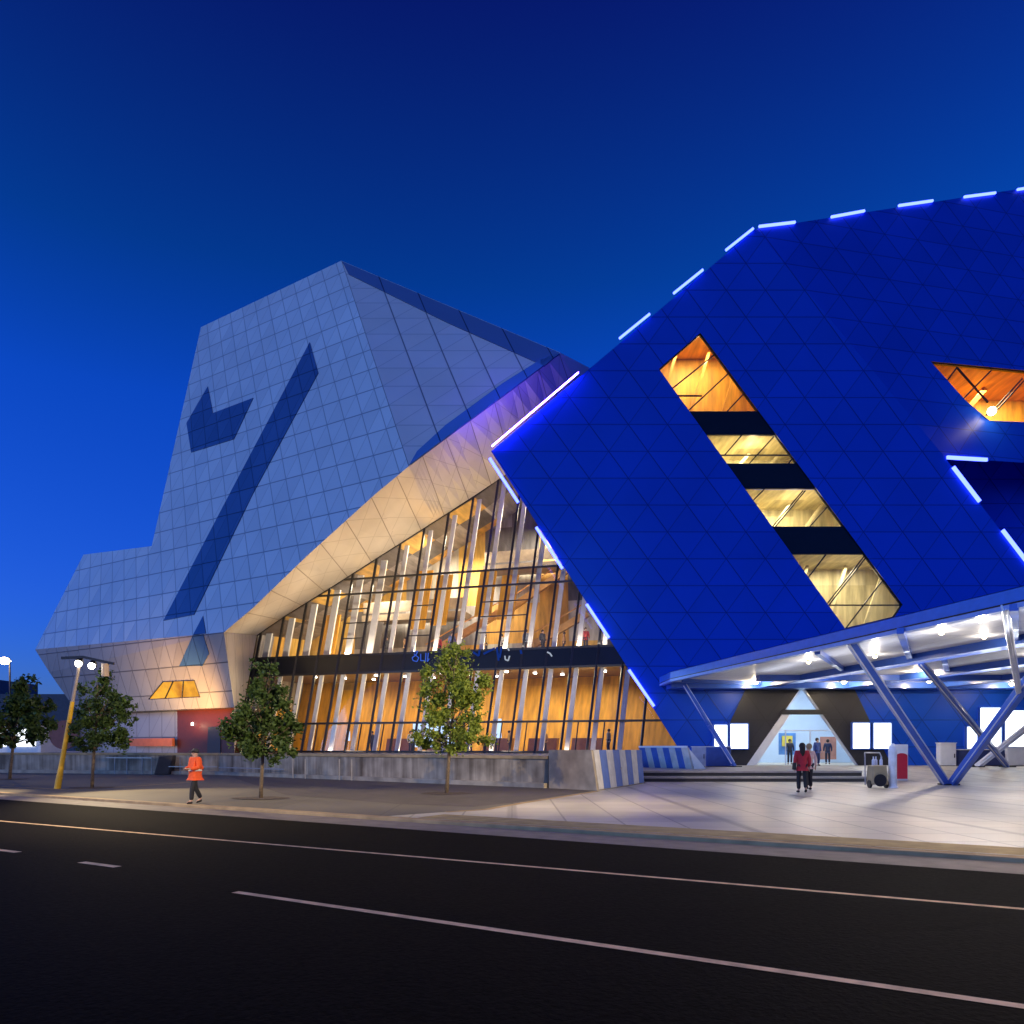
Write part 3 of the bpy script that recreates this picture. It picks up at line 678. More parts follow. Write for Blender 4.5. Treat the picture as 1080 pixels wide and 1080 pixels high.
# --- right hand window
prism_hole('window_reveal', rw3, .4, M['dark'], bb_)
fr = MB(); o3 = [p + Vector((0, .2, 0)) for p in rw3]
for i in range(len(o3)): fr.bar(o3[i], o3[(i+1) % len(o3)], .10, .12)
def f2(x, y): return on(x, y, F2) + Vector((0, .2, 0))
for a, b in (((1011, 386), (1000, 401)), ((1047.5, 389), (1016.5, 420.5)), ((1011, 386), (1044, 423)), ((1080, 398), (1050, 431)), ((1082, 400), (1052, 433)), ((1100, 393), (1140, 444))): fr.bar(f2(*a), f2(*b), .09, .1)
wo = fr.build('window', M['dark'], bb_)
mb = MB(); mb.region([o3], lambda p: (p.x, p.z)); mb.build('glazing', M['glass'], wo)
c0, c1 = rw3[0], rw3[3]; x0, x1 = c0.x - .5, c1.x + .5; z0, z1 = min(p.z for p in rw3) - .1, max(p.z for p in rw3) + .4; ym = max(p.y for p in rw3); 
fy = lambda x_, z_: (F2[1] - F2[0].x*x_ - F2[0].z*z_)/F2[0].y + .5
mb = MB(); yb = ym + 4
for q in ([(x0,yb,z0),(x1,yb,z0),(x1,yb,z1),(x0,yb,z1)], [(x0,fy(x0,z0),z0),(x1,fy(x1,z0),z0),(x1,yb,z0),(x0,yb,z0)], [(x0,fy(x0,z1),z1),(x1,fy(x1,z1),z1),(x1,yb,z1),(x0,yb,z1)], [(x0,fy(x0,z0),z0),(x0,yb,z0),(x0,yb,z1),(x0,fy(x0,z1),z1)], [(x1,fy(x1,z0),z0),(x1,yb,z0),(x1,yb,z1),(x1,fy(x1,z1),z1)]):
    q = [Vector(v) for v in q]; mb.poly(q, wall_uv(*q))
mb.bar((c0.x + 3, ym + 2, z0 + .1), (c0.x + 7, ym + 2, z1 - .1), .3, .3); mb.build('window_room', M['amber'], wo)
lamp('AREA', ((x0+x1)/2, ym + 1.5, z1 - .3), 950, (1, .78, .42), 6, aim=((x0+x1)/2, ym + 2.2, z0), size_y=2)
fl = on(1041, 436.5, F2) + Vector((0, -.35, 0))
mb = MB(); mb.bar(fl + Vector((0, .45, -.05)), fl + Vector((0, .1, 0)), .08, .08, up=(0,0,1)); mb.tube([fl + Vector((0, .14, .02)), fl + Vector((0, -.06, -.03))], [.16, .30], 12)
flo = mb.build('floodlight', M['dark'], bb_)
MB().ball(fl + Vector((0, -.14, -.04)), .27, n=12).build('lens', M['bulb'], flo)
lamp('POINT', fl + Vector((0, -.9, -.2)), 60, (1, .8, .5), .2)

# --- edge light strips
def led(a, b, m='led', w=.125): return MB().bar(a, b, w, .12).build('light_strip', M[m], bb_)
offn = Vector((0, -.10, 0))
for (x0, y0, x1, y1) in ((653, 358, 685, 332), (710, 310.5, 741, 285.5), (765, 265, 794, 242)): led(B(x0, y0) + offn, B(x1, y1) + offn)
for (x0, y0, x1, y1) in ((800, 240, 838, 235.5), (876, 230, 911, 223.5), (947, 218, 983, 212.8), (1016, 208.8, 1049, 204.5), (1072, 201, 1108, 195.5), (1140, 190, 1175, 185)): led(on(x0, y0, F2) + offn, on(x1, y1, F2) + offn)
led(B(521, 472.5) + Vector((-.12, -.05, .10)), B(612, 395) + Vector((-.12, -.05, .10)), 'led_v', .05)
for (x0, y0, x1, y1) in ((517.5, 484, 547.5, 530.5), (566.5, 556.5, 594, 600), (619.5, 637.5, 643, 673), (664, 706.5, 690.5, 745)): led(B(x0, y0) + Vector((-.06, -.1, 0)), B(x1, y1) + Vector((-.06, -.1, 0)), w=.16)
led(on(998, 483, F2) + offn, on(1040, 485.5, F2) + offn, w=.2)
for (x0, y0, x1, y1) in ((1003.5, 493, 1031.5, 529.5), (1055.5, 559.5, 1085, 598)): led(B(x0, y0) + Vector((.05, -.1, 0)), B(x1, y1) + Vector((.05, -.1, 0)), w=.2)

# --- entrance
tz = [B(790, 724, .05), Vector((B(748, 700).x, 47.95, PZ - .01)), Vector((B(940, 700).x, 47.95, PZ - .01)), B(897, 724, .05)]
dt = [zb(787) + Vector((0, -.05, .012)), B(846, 722.6, .05), zb(905) + Vector((0, -.05, .012))]
tz[0].z = tz[3].z = B(0, 719).z
mb = MB(); mb.region([[tz[0], tz[1], dt[0] , dt[1], dt[2], tz[2], tz[3]]], uvB); mb.build('portal_panel', M['charcoal'], bb_)
en = MB(); apx = B(846, 722.6, .05)
def tri_at(k, z): # point on left (k=0) or right (1) side of the opening at height z
    f = (z - PZ)/(apx.z - PZ); base = zb(787) if k == 0 else zb(905)
    return Vector((base.x + (apx.x - base.x)*f, 47.95, z))
jw = .62
mb = MB(); a, b = tri_at(0, PZ), tri_at(0, 4.0)
mb.hexa([a, a + Vector((jw, 0, 0)), a + Vector((jw, .5, 0)), a + Vector((0, .5, 0)), b + Vector((-.04, 0, 0)), b + Vector((jw - .1, 0, 0)), b + Vector((jw - .1, .5, 0)), b + Vector((-.04, .5, 0))])
jo = mb.build('door_jamb', M['white'], bb_)
zt0, zt1 = 3.72, 4.02
mb = MB(); a, b, c_, d_ = tri_at(0, zt0), tri_at(1, zt0), tri_at(1, zt1), tri_at(0, zt1); ex = Vector((.18, 0, 0))
pts = [a - ex, b + ex, c_ + ex, d_ - ex]
mb.hexa([p + Vector((0, -.1, 0)) for p in pts] + [p + Vector((0, .4, 0)) for p in pts]); mb.build('door_transom', M['dark'], bb_)
mb = MB(); a, b = tri_at(0, PZ), tri_at(1, PZ)
mb.poly([a + Vector((jw, .25, 0)), b + Vector((0, .25, 0)), tri_at(1, zt0) + Vector((0, .25, 0)), tri_at(0, zt0) + Vector((jw, .25, 0))]); mb.poly([tri_at(0, zt1) + Vector((0,.25,0)), tri_at(1, zt1) + Vector((0,.25,0)), apx + Vector((0, .25, 0))])
go = mb.build('entrance_glazing', M['glass'], bb_)
mb = MB(); mb.bar(tri_at(1, PZ) + Vector((0,.2,0)), apx + Vector((0, .2, 0)), .14, .3); mb.bar(tri_at(0, zt1) + Vector((0,.2,0)), apx + Vector((0,.2,0)), .14, .3)
for fx in (.36, .58): xx = a.x + (b.x - a.x)*fx; mb.bar((xx, 48.15, PZ), (xx, 48.15, 2.7), .05, .08)
mb.bar((tri_at(0, 2.7).x + .5, 48.15, 2.7), (tri_at(1, 2.7).x, 48.15, 2.7), .05, .08)
mb.build('door_frame', M['steel_white'], bb_)
lob = MB(); lx0, lx1, ly0, ly1, lz = 13.5, 25, 48.3, 56, 6.2; LZ = PZ + .012
for q, k in (([(lx0,ly1,LZ),(lx1,ly1,LZ),(lx1,ly1,lz),(lx0,ly1,lz)], 0), ([(lx0,ly0,lz),(lx1,ly0,lz),(lx1,ly1,lz),(lx0,ly1,lz)], 0), ([(lx0,ly0,LZ),(lx0,ly1,LZ),(lx0,ly1,lz),(lx0,ly0,lz)], 0), ([(lx1,ly0,LZ),(lx1,ly1,LZ),(lx1,ly1,lz),(lx1,ly0,lz)], 0), ([(lx0,ly0,LZ),(lx1,ly0,LZ),(lx1,ly1,LZ),(lx0,ly1,LZ)], 1)):
    lob.poly(q, None, k)
lob.build('lobby', [mat('lobby_wall', (.55, .66, .78), .5, var=.1, scale=.6), M['step']], bb_)
lamp('AREA', (19.5, 51.5, 6.0), 700, (.78, .90, 1.0), 5, aim=(19.5, 52, 0), size_y=4)
for (x0, y0, x1, y1, c, nm) in ((823, 773, 841, 796, (.08, .22, .50), 'blue_notice'), (826, 776, 837, 787, (.70, .55, .08), 'yellow_notice'), (867, 777, 884, 801, (.42, .20, .14), 'terracotta_screen')):
    a, b = P(x0, y1, 53), P(x1, y0, 53); dd = .1 if 'yellow' in nm else 0
    MB().box((a.x, 53.3 - dd, max(a.z, LZ)), (b.x, 53.36 - dd, b.z)).build('lobby_panel', mat(nm, c, .5), bb_)
# lit poster cases / ticket windows
for (x0, y0, x1, y1) in ((752.5, 764, 767.3, 790), (769.3, 763, 789, 790), (898.3, 762, 917.3, 790), (920.2, 762, 940, 790), (1018.5, 766, 1030.5, 790), (1032.5, 746, 1056, 788), (1058.5, 749, 1104, 788)):
    a, b = P(x0, y1, 47.85), P(x1, y0, 47.85)
    fo_ = MB()
    fo_.bar((a.x, 47.84, a.z), (b.x, 47.84, a.z), .07, .2); fo_.bar((a.x, 47.84, b.z), (b.x, 47.84, b.z), .07, .2)
    fo_.bar((a.x, 47.84, a.z), (a.x, 47.84, b.z), .07, .2); fo_.bar((b.x, 47.84, a.z), (b.x, 47.84, b.z), .07, .2)
    lb = fo_.build('poster_case', M['steel'], bb_)
    MB().box((a.x + .04, 47.80, a.z + .04), (b.x - .04, 47.9, b.z - .04)).build('lit_face', M['lightbox'], lb)

# ------------------------------------------------------------------ CANOPY
CZ, CT = 5.5, .55
cn = empty('entrance_canopy', (19, 33, 0), 'white lined blue steel canopy on splayed legs jutting over the entrance forecourt', 'canopy')
ca, cb_, cc = Vector((9.3, 44.6, 0)), Vector((14.0, 20.8, 0)), Vector((14.9, 16.2, 0))
out = [ca, Vector((9.3, 47.9, 0)), Vector((46, 47.9, 0)), Vector((46, 16.2, 0)), cc]
mb = MB(); inn = [p.copy() for p in out]
mb.region([[(p.x, p.y, CZ + .12) for p in out]], lambda p: (p.x, p.y)); mb.build('ceiling_lining', M['underside'], cn)
mb = MB(); mb.region([[(p.x, p.y, CZ + CT + .02) for p in out]], lambda p: (p.x, p.y)); mb.build('roof', M['steel'], cn)
fa = MB()
def fascia(a, b):
    t_ = (b - a).normalized(); n_ = Vector((t_.y, -t_.x, 0)); n_ = -n_ if (n_.x > 0 and abs(n_.x) > .5) or n_.y > .5 else n_
    for (z0, z1, th, mi) in ((CZ, CZ + .14, .30, 1), (CZ + .142, CZ + .19, .22, 2), (CZ + .192, CZ + CT, .30, 0)):
        c = [a, b, b - n_*th, a - n_*th]; fa.hexa([(p.x, p.y, z0) for p in c] + [(p.x, p.y, z1) for p in c], mi)
fascia(cc, ca); fascia(ca + Vector((0.001, .002, 0)), Vector((9.3, 47.88, 0))); fascia(Vector((46, 16.21, 0)), cc)
fa.build('fascia', [mat('fascia_blue', (.045, .16, .60), .3, var=.08), mat('fascia_pale', (.25, .36, .72), .3, var=.08), M['dark']], cn)
# beams and ribs under the lining
def cbeam(name, a, b, w=.5, h=.32, m='steel', z=CZ): return MB().bar((a[0], a[1], z + .12 - h/2), (b[0], b[1], z + .12 - h/2), w, h, up=(0, 0, 1)).build(name, M[m], cn)
cbeam('beam', (15.5, 46.6), (19.7, 16.8), .8); cbeam('beam', (20.9, 46.6), (25.6, 16.8), .8); cbeam('beam', (26.5, 46.6), (31.5, 16.8), .8)
cbeam('beam', (9.7, 47.0), (46, 47.0), 1.4, .36); cbeam('beam', (13.6, 42.0), (46, 42.0), .7, .30)
for (a, b) in (((12.4, 30.8), (17.2, 39)), ((12.9, 25.2), (18.0, 34.2)), ((13.9, 21.0), (18.9, 28.5)), ((18.2, 32), (23.0, 40)), ((18.6, 25), (24.0, 33.0)), ((9.9, 44.0), (15.6, 46.4))): cbeam('rib', a, b, .22, .2)
for (a_, b_, e_) in (((16.6, 44), (19.6, 18.5), 190), ((13.2, 40), (14.9, 19), 70), ((22, 44), (25, 18.5), 190)):  # added upward strip lights with no fitting, brighten the canopy lining
    ca_ = Vector((a_[0], a_[1], CZ - .6)); cb2 = Vector((b_[0], b_[1], CZ - .6)); mid_ = (ca_ + cb2)/2; L_ = (cb2 - ca_).length
    lo_ = lamp('AREA', mid_, e_, (.86, .90, 1.0), .08, size_y=L_); d_ = (cb2 - ca_).normalized()
    lo_.rotation_euler = Matrix((d_.cross(Vector((0, 0, -1))), d_, Vector((0, 0, -1)))).transposed().to_euler()
def cleg(pts, r=.17, m='steel', w=.34):
    mb = MB()
    for a, b in zip(pts, pts[1:]):
        mb.bar(a, b, w, w*.8, up=(1, .2, .0))
    a, b = Vector(pts[0]), Vector(pts[-1]); d_ = (b - a).normalized()
    lo = mb.build('leg', [M[m]], cn, bevel=.03)
    s = Vector((d_.z, 0, -d_.x)).normalized()
    e = MB()
    for q in (-1, 1): e.bar(a + s*(q*w*.42) + Vector((0, -w*.44, 0)) + d_*.25, b + s*(q*w*.42) + Vector((0, -w*.44, 0)), .05, .03)
    e.build('edge_flange', M['steel_white'], lo)
    return lo
vb = Vector((19.0, 33.0, .02))
cleg([vb + Vector((-.12, 0, 0)), (12.7, 28.5, CZ + .1)]); nd = Vector((18.7, 28.0, 3.68))
cleg([vb + Vector((.12, 0, 0)), nd + (nd - vb)*.49])
cleg([(18.62, 27.9, 3.7), (13.9, 21.4, CZ + .1)], m='steel_white', w=.22)
cleg([Vector((28.8, 44.1, PZ)), (18.3, 34, CZ - .05)], w=.3, m='steel'); cleg([Vector((27.0, 44.1, PZ)), (31.5, 41, CZ + .1)], w=.3, m='steel_white')
cleg([P(775, 808.5, 44.2), P(748, 765, 44.6), P(722, 722.5, 45.2)], w=.24, m='steel')
bp = MB()
for p in (vb, Vector((28.8, 44.1, PZ)), Vector((27.0, 44.1, PZ)), P(775, 808.8, 44.2)):
    bp.box((p.x - .35, p.y - .25, p.z - .03), (p.x + .35, p.y + .25, p.z + .05))
bp.build('base_plate', M['dark'], cn)
def downl(px, py, Y, e, c=(1, .80, .52), r=.14, spot=None):
    p = P(px, py, Y)
    mb = MB().tube([(p.x, p.y, p.z + .10), (p.x, p.y, CZ + .12)], [.05, .05], 8)
    mb.tube([(p.x, p.y, p.z + .18), (p.x, p.y, p.z + .02)], [.07, r*1.1], 12); o = mb.build('downlight', M['dark'], cn)
    MB().ball(p, r, n=10).build('bulb', M['bulb'], o)
    lamp('POINT', p + Vector((0, 0, -r - .06)), e, c, .08)
for px, py, Y in ((797, 719.5, 45.4), (890, 719, 45.4), (980, 718, 44.9), (1067, 721, 45.4), (966, 705.5, 39.5)): downl(px, py, Y, 200)
for px, py, Y, r in ((993, 667, 25.9, .09), (1034, 655, 23.6, .06), (1038, 672, 27, .07), (923, 692, 32.5, .09), (853, 698, 34.5, .09), (1090, 690, 32, .1), (1120, 655, 23.6, .1)): downl(px, py, Y, 28, (1, .88, .70), r); lamp('SPOT', P(px, py, Y) + Vector((0, 0, -.2)), 480 if px < 930 else 230, (1, .90, .76), .1, aim=P(px, py, Y) + Vector((-4.5, -3.5, -6)), spot=140, blend=.9)

# ------------------------------------------------------------------ concrete wall, striped walls
cwl = empty('concrete_wall', wp[0], 'long stained low concrete wall holding up the terrace', 'wall')
def batter(pts, h, th, m, par, name, mi_cap=True):
    mb = MB()
    for a, b in zip(pts, pts[1:]):
        t_ = (b - a).normalized(); n_ = Vector((t_.y, -t_.x, 0)); n_ = n_ if n_.y < 0 else -n_
        c = [a, b, b - n_*th, a - n_*th]; mb.hexa([(p.x, p.y, -.05) for p in c] + [(p.x, p.y, h) for p in c])
    return mb.build(name, m, par)
mcw, t_, b_ = nt('stained_concrete')
tc = t_.nodes.new('ShaderNodeTexCoord'); mp = t_.nodes.new('ShaderNodeMapping'); mp.inputs['Scale'].default_value = (3.2, 3.2, .22)
nz = t_.nodes.new('ShaderNodeTexNoise'); nz.inputs['Scale'].default_value = 1.0; nz.inputs['Detail'].default_value = 7
n2 = t_.nodes.new('ShaderNodeTexNoise'); n2.inputs['Scale'].default_value = .8; n2.inputs['Detail'].default_value = 8
t_.links.new(tc.outputs['Object'], mp.inputs[0]); t_.links.new(mp.outputs[0], nz.inputs['Vector']); t_.links.new(tc.outputs['Object'], n2.inputs['Vector'])
k = math_node(t_, 'MULTIPLY', nz.outputs['Fac'], n2.outputs['Fac'])
cr = t_.nodes.new('ShaderNodeValToRGB'); e_ = cr.color_ramp.elements
e_[0].position = .14; e_[0].color = (.12, .09, .06, 1); e_[1].position = .36; e_[1].color = (.42, .35, .26, 1)
t_.links.new(k, cr.inputs[0]); t_.links.new(cr.outputs[0], b_.inputs['Base Color']); b_.inputs['Roughness'].default_value = .85
batter([wp[0] + Vector((.0, 0, 0)), wp[1], wp[2], wp[3]], 1.16, .35, mcw, cwl, 'wall')
cap = MB()
for a, b in zip(wp, wp[1:]):
    t2 = (b - a).normalized(); n2_ = Vector((t2.y, -t2.x, 0)); n2_ = n2_ if n2_.y < 0 else -n2_
    c = [a + n2_*.05, b + n2_*.05, b - n2_*.45, a - n2_*.45]; cap.hexa([(p.x, p.y, 1.16) for p in c] + [(p.x, p.y, 1.30) for p in c])
cap.build('coping', M['kerb'], cwl, bevel=.02)
pli = MB()
for a, b in zip(wp[:2], wp[1:3]):
    t2 = (b - a).normalized(); n2_ = Vector((t2.y, -t2.x, 0)); n2_ = n2_ if n2_.y < 0 else -n2_
    c = [a + n2_*.28, b + n2_*.28, b + n2_*.002, a + n2_*.002]; pli.hexa([(p.x, p.y, -.02) for p in c] + [(p.x, p.y, .20) for p in c])
pli.build('plinth', M['concrete'], cwl, bevel=.02)
# rails standing along the wall foot
rl = empty('handrail', gnd(190, 818), 'thin pale metal rail with upright posts along the foot of the concrete wall', 'railing')
def wallpt(px, z, off=.5):
    # on a line parallel to the wall, slightly in front
    a, b = wp[1], wp[2] if px < 230 else wp[0]
    t2 = (b - a).normalized(); n2_ = Vector((t2.y, -t2.x, 0)); n2_ = n2_ if n2_.y < 0 else -n2_
    p = a + n2_*off; pln = plane(p, t2, (0, 0, 1)); q = on(px, 800, pln); q.z = z; return q
mb = MB()
dull = mat('dull_steel', (.35, .33, .30), .45, metal=.5)
for xa, xb, z in ((178, 229, .48), (231, 300, .46), (112, 160, 1.0)): MB().bar(wallpt(xa, z), wallpt(xb, z), .05, .05).build('rail', dull, rl)
for x in (121, 134, 150, 160, 190, 309, 322, 358, 371): MB().bar(wallpt(x, 0), wallpt(x, 1.05), .05, .05).build('post', dull, rl)
bn = MB(); a = wallpt(162, 0, .9); b = wallpt(178, 0, .5)
bn.hexa([a, b, b + Vector((.1, .5, 0)), a + Vector((.1, .5, 0)), a + Vector((.3, 0, 1.1)), b + Vector((.25, 0, 1.15)), b + Vector((.3, .4, 1.15)), a + Vector((.4, .4, 1.1))])
tag(bn.build('rubbish_bin', mat('bin_grey', (.06, .055, .05), .6), origin=a, bevel=.05), 'dark grey litter bin standing against the concrete wall left of the orange jacket', 'litter bin')

wb = empty('striped_wall', (3.3, 29, 0), 'plain concrete end block with tall slanted blue and white striped side', 'wall')
C0, C1, D1 = Vector((1.48, 30.55, 0)), Vector((3.22, 28.75, 0)), Vector((6.05, 34.8, 0))
tC1 = Vector((3.02, 28.9, 1.54)); tD1 = Vector((5.95, 34.9, 1.52)); tC0 = Vector((1.48, 30.62, 1.54))
q = [C0, C1, tC1, tC0]
mb = MB(); mb.poly(q); mb.poly([tC0, tC1, tD1, Vector((2.2, 36, 1.5))]); mb.poly([C1, D1, tD1, tC1]); mb.poly([C0, tC0, Vector((2.2, 36, 1.5)), Vector((2.2, 36, 0))]); mb.build('block', M['concrete'], wb)
nface = (D1 - C1).cross(tC1 - C1).normalized(); nface = nface if nface.x > 0 else -nface
for i in range(8):
    f0, f1 = i/8 + (.03 if i == 0 else 0), (i+1)/8 - .004; o = nface*.012
    pp = [C1.lerp(D1, f0) + o + Vector((0,0,.03)), C1.lerp(D1, f1) + o + Vector((0,0,.03)), tC1.lerp(tD1, f1) + o, tC1.lerp(tD1, f0) + o]
    m2 = MB(); m2.hexa([p - o*.9 for p in pp] + [p + o for p in pp]); m2.build('stripe', M['stripe_blue' if i % 2 else 'stripe_white'], wb)
b2_ = empty('striped_barrier', P(700, 809, 41), 'lower blue and white striped balustrade at the head of the steps', 'barrier')
a, b = Vector((7.45, 43.0, PZ)), Vector((9.5, 40.0, PZ)); hgt = Vector((-.25, 0, 1.13))
for i in range(8):
    f0, f1 = i/8, (i+1)/8
    c = [a.lerp(b, f0), a.lerp(b, f1), a.lerp(b, f1) + Vector((.1,.06,0)), a.lerp(b, f0) + Vector((.1,.06,0))]
    MB().hexa(c + [p + hgt for p in c]).build('stripe', M['stripe_white' if i % 2 else 'stripe_blue'], b2_)
MB().bar(a + hgt + Vector((0, 0, .04)), b + hgt + Vector((.0, 0, .04)), .1, .06).build('top_rail', M['white'], b2_)
MB().poly([b + Vector((.12,.03,0)), b + Vector((.75, .1, 0)), b + hgt + Vector((.12,.03,-.1))]).build('end_gusset', M['white'], b2_, solid=.05)

# ------------------------------------------------------------------ small forecourt items
def cab(name, label, cat, px0, px1, ytop, Y, z, m, depth=.5, frame=True):
    a = P(px0, 800, Y); b = P(px1, ytop, Y); o = empty(name, ((a.x+b.x)/2, Y, z), label, cat)
    MB().box((a.x, Y, z + .04), (b.x, Y + depth, b.z)).build('cabinet', m, o, bevel=.02)
    if frame:
        f = MB(); f.box((a.x - .03, Y - .03, b.z), (b.x + .03, Y + depth + .03, b.z + .05)); f.build('top', M['white'], o)
        f = MB(); f.box((a.x + .05, Y + .05, z), (b.x - .05, Y + depth - .05, z + .04)); f.build('foot', M['dark'], o)
        f = MB(); f.box((a.x + .06, Y - .012, z + .15), (b.x - .06, Y + .001, b.z - .08)); f.build('door_panel', m, o)
        f = MB(); f.box((b.x - .14, Y - .05, z + .5), (b.x - .10, Y - .013, z + .75)); f.build('handle', M['dark'], o)
    return o
cab('screen_panel', 'pale grey upright panel beside the striped balustrade', 'panel', 730, 744.5, 788, 43.5, PZ, mat('pale_grey_panel', (.40, .44, .60), .5), .15)
cab('blue_cabinet', 'low blue cabinet against the blue facade, left of the entrance', 'cabinet', 745.5, 771, 788, 44.6, PZ, mat('cabinet_blue', (.03, .09, .40), .5))
cab('white_cabinet', 'white upright cabinet between the splayed canopy legs', 'cabinet', 992, 1008.5, 784, 46, PZ, M['white'])
cab('white_cabinet', 'white cabinet at the right end of the dark ticket counter', 'cabinet', 1063, 1086, 789, 46, PZ, M['white'])
cab('ticket_counter', 'dark blue service counter below the bright ticket windows', 'counter', 1010, 1062, 791, 46.3, PZ, mat('counter_blue', (.02, .035, .13), .5))
# trolley
tp_ = gnd(925, 831); tr = empty('service_trolley', tp_, 'tan two wheeled service trolley loaded with bottles on the forecourt', 'trolley')
x, y = tp_.x, tp_.y
mb = MB(); mb.hexa([(x-.33, y-.3, .14), (x+.33, y-.3, .14), (x+.33, y+.3, .14), (x-.33, y+.3, .14), (x-.28, y-.26, .92), (x+.28, y-.26, .92), (x+.28, y+.26, .92), (x-.28, y+.26, .92)]); mb.build('body', mat('trolley_tan', (.36, .29, .16), .5), tr, bevel=.05)
for sx in (-.36, .30):
    w_ = MB().tube([(x + sx, y - .05, .16), (x + sx + .08, y - .05, .16)], [.16, .16], 16).build('wheel', M['dark'], tr)
MB().tube([(x - .02, y - .33, .32), (x - .02, y - .29, .32)], [.25, .25], 18).build('hose_reel', M['dark'], tr)
hb = MB()
for sx in (-.34, .34): hb.tube([(x + sx, y + .3, .1), (x + sx, y + .32, 1.25), (x + sx*.9, y + .42, 1.42)], [.025, .025, .025], 8)
hb.tube([(x - .31, y + .42, 1.42), (x + .31, y + .42, 1.42)], [.025, .025], 8); hb.build('handle', mat('trolley_steel', (.5, .5, .52), .3, metal=.8), tr)
for i, (dx, dy) in enumerate(((-.15, 0), (.0, .1), (.14, -.05))):
    MB().tube([(x+dx, y+dy, .92), (x+dx, y+dy, 1.12), (x+dx, y+dy, 1.18), (x+dx, y+dy, 1.27)], [.06, .06, .025, .025], 10).build('bottle', mat('bottle_white', (.6, .63, .75), .3), tr)
# clear cylinder stand beside the trolley
cp = Vector((x + .62, y - .02, 0)); cs = empty('cup_dispenser', cp, 'tall pale clear plastic stand next to the tan trolley', 'stand')
MB().tube([cp + Vector((0,0,.0)), cp + Vector((0,0,.06))], [.22, .2], 16).build('base', M['steel_white'], cs)
MB().tube([cp + Vector((0,0,.06)), cp + Vector((0,0,1.5)), cp + Vector((0,0,1.68)), cp + Vector((0,0,1.8))], [.16, .16, .14, .05], 16).build('cylinder', mat('frosted_plastic', (.70, .73, .80), .15), cs)
# red panelled sign
sp_ = Vector((18.72, 36.6, .04)); sg = empty('red_sign', sp_, 'white freestanding board with a rounded red panel behind the splayed canopy leg', 'sign')
MB().box((sp_.x - .40, sp_.y, .03), (sp_.x + .40, sp_.y + .12, 1.78)).build('board', M['white'], sg, bevel=.03)
rp_ = []
for i in range(13): th = math.pi*i/12; rp_.append((sp_.x + .08 + .27*math.cos(th), 0, 1.22 + .14*math.sin(th)))
rp_ += [(sp_.x - .19, 0, .12), (sp_.x + .35, 0, .12)]
mb = MB(); fr_ = [Vector((p[0], sp_.y - .03, p[2])) for p in rp_]; mb.poly(fr_); 
for i in range(len(fr_)): j = (i+1) % len(fr_); mb.poly([fr_[i], fr_[j], fr_[j] + Vector((0,.028,0)), fr_[i] + Vector((0,.028,0))])
mb.build('red_panel', mat('sign_red', (.55, .02, .04), .35, var=.05), sg)

# ------------------------------------------------------------------ street lamps
lb_ = gnd(60.5, 832); sl_ = empty('street_lamp', lb_, 'leaning yellow lamp post with a cross arm and twin bright heads', 'street lamp')
Yl = lb_.y; pm, ptop = P(76.5, 740, Yl), P(84, 699, Yl)
MB().tube([lb_, lb_.lerp(pm, .12), lb_.lerp(pm, .3), pm], [.125, .12, .095, .08], 12).build('pole', M['yellow'], sl_, smooth=False)
MB().tube([pm, ptop], [.07, .055], 10).build('upper_pole', mat('pole_grey', (.35, .28, .22), .4), sl_)
arm = MB().bar(P(65, 694, Yl), P(88, 693, Yl), .10, .10, up=(0,0,1)).bar(P(88, 693, Yl), P(120, 700, Yl), .10, .10, up=(0,0,1)); arm.build('cross_arm', M['dark'], sl_)
for (px, py) in ((83.5, 699.5), (97.5, 702)):
    p = P(px, py, Yl)
    h = MB().tube([p + Vector((0, .12, .22)), p + Vector((0, .0, .02))], [.08, .17], 10).build('lamp_head', M['dark'], sl_)
    MB().ball(p + Vector((0, -.06, -.02)), .13, n=10).build('bulb', M['bulb_w'], h); lamp('SPOT', p + Vector((.45 if px > 90 else -.45, -.5, -.2)), 2600, (1, .78, .46), .12, aim=p + Vector((6 if px > 90 else -6, -4.5, -6)), spot=84, blend=.6)
p = P(111, 706, Yl); MB().tube([p + Vector((0,0,-.28)), p + Vector((0,0,.22))], [.14, .14], 12).build('lamp_housing', mat('tan_housing', (.55, .40, .25), .5), sl_)
fb0 = Vector((P(5, 795, 70).x, 70, 0)); fl_ = empty('street_lamp', fb0, 'slim dark lamp post with a glowing orange head at the left edge', 'street lamp')
hd = P(5, 697, 70); MB().tube([(fb0.x + .6, 70, 0), (fb0.x + .45, 70, hd.z + .2)], [.12, .07], 8).build('pole', M['dark'], fl_)
MB().bar((fb0.x + .45, 70, hd.z + .25), hd + Vector((0, 0, .25)), .08, .08, up=(0,0,1)).build('arm', M['dark'], fl_)
MB().ball(hd, .48, n=12, sz=.7).build('lamp_head', M['bulb'], fl_); lamp('POINT', hd + Vector((0, -.8, -.5)), 900, (1, .70, .35), .3)

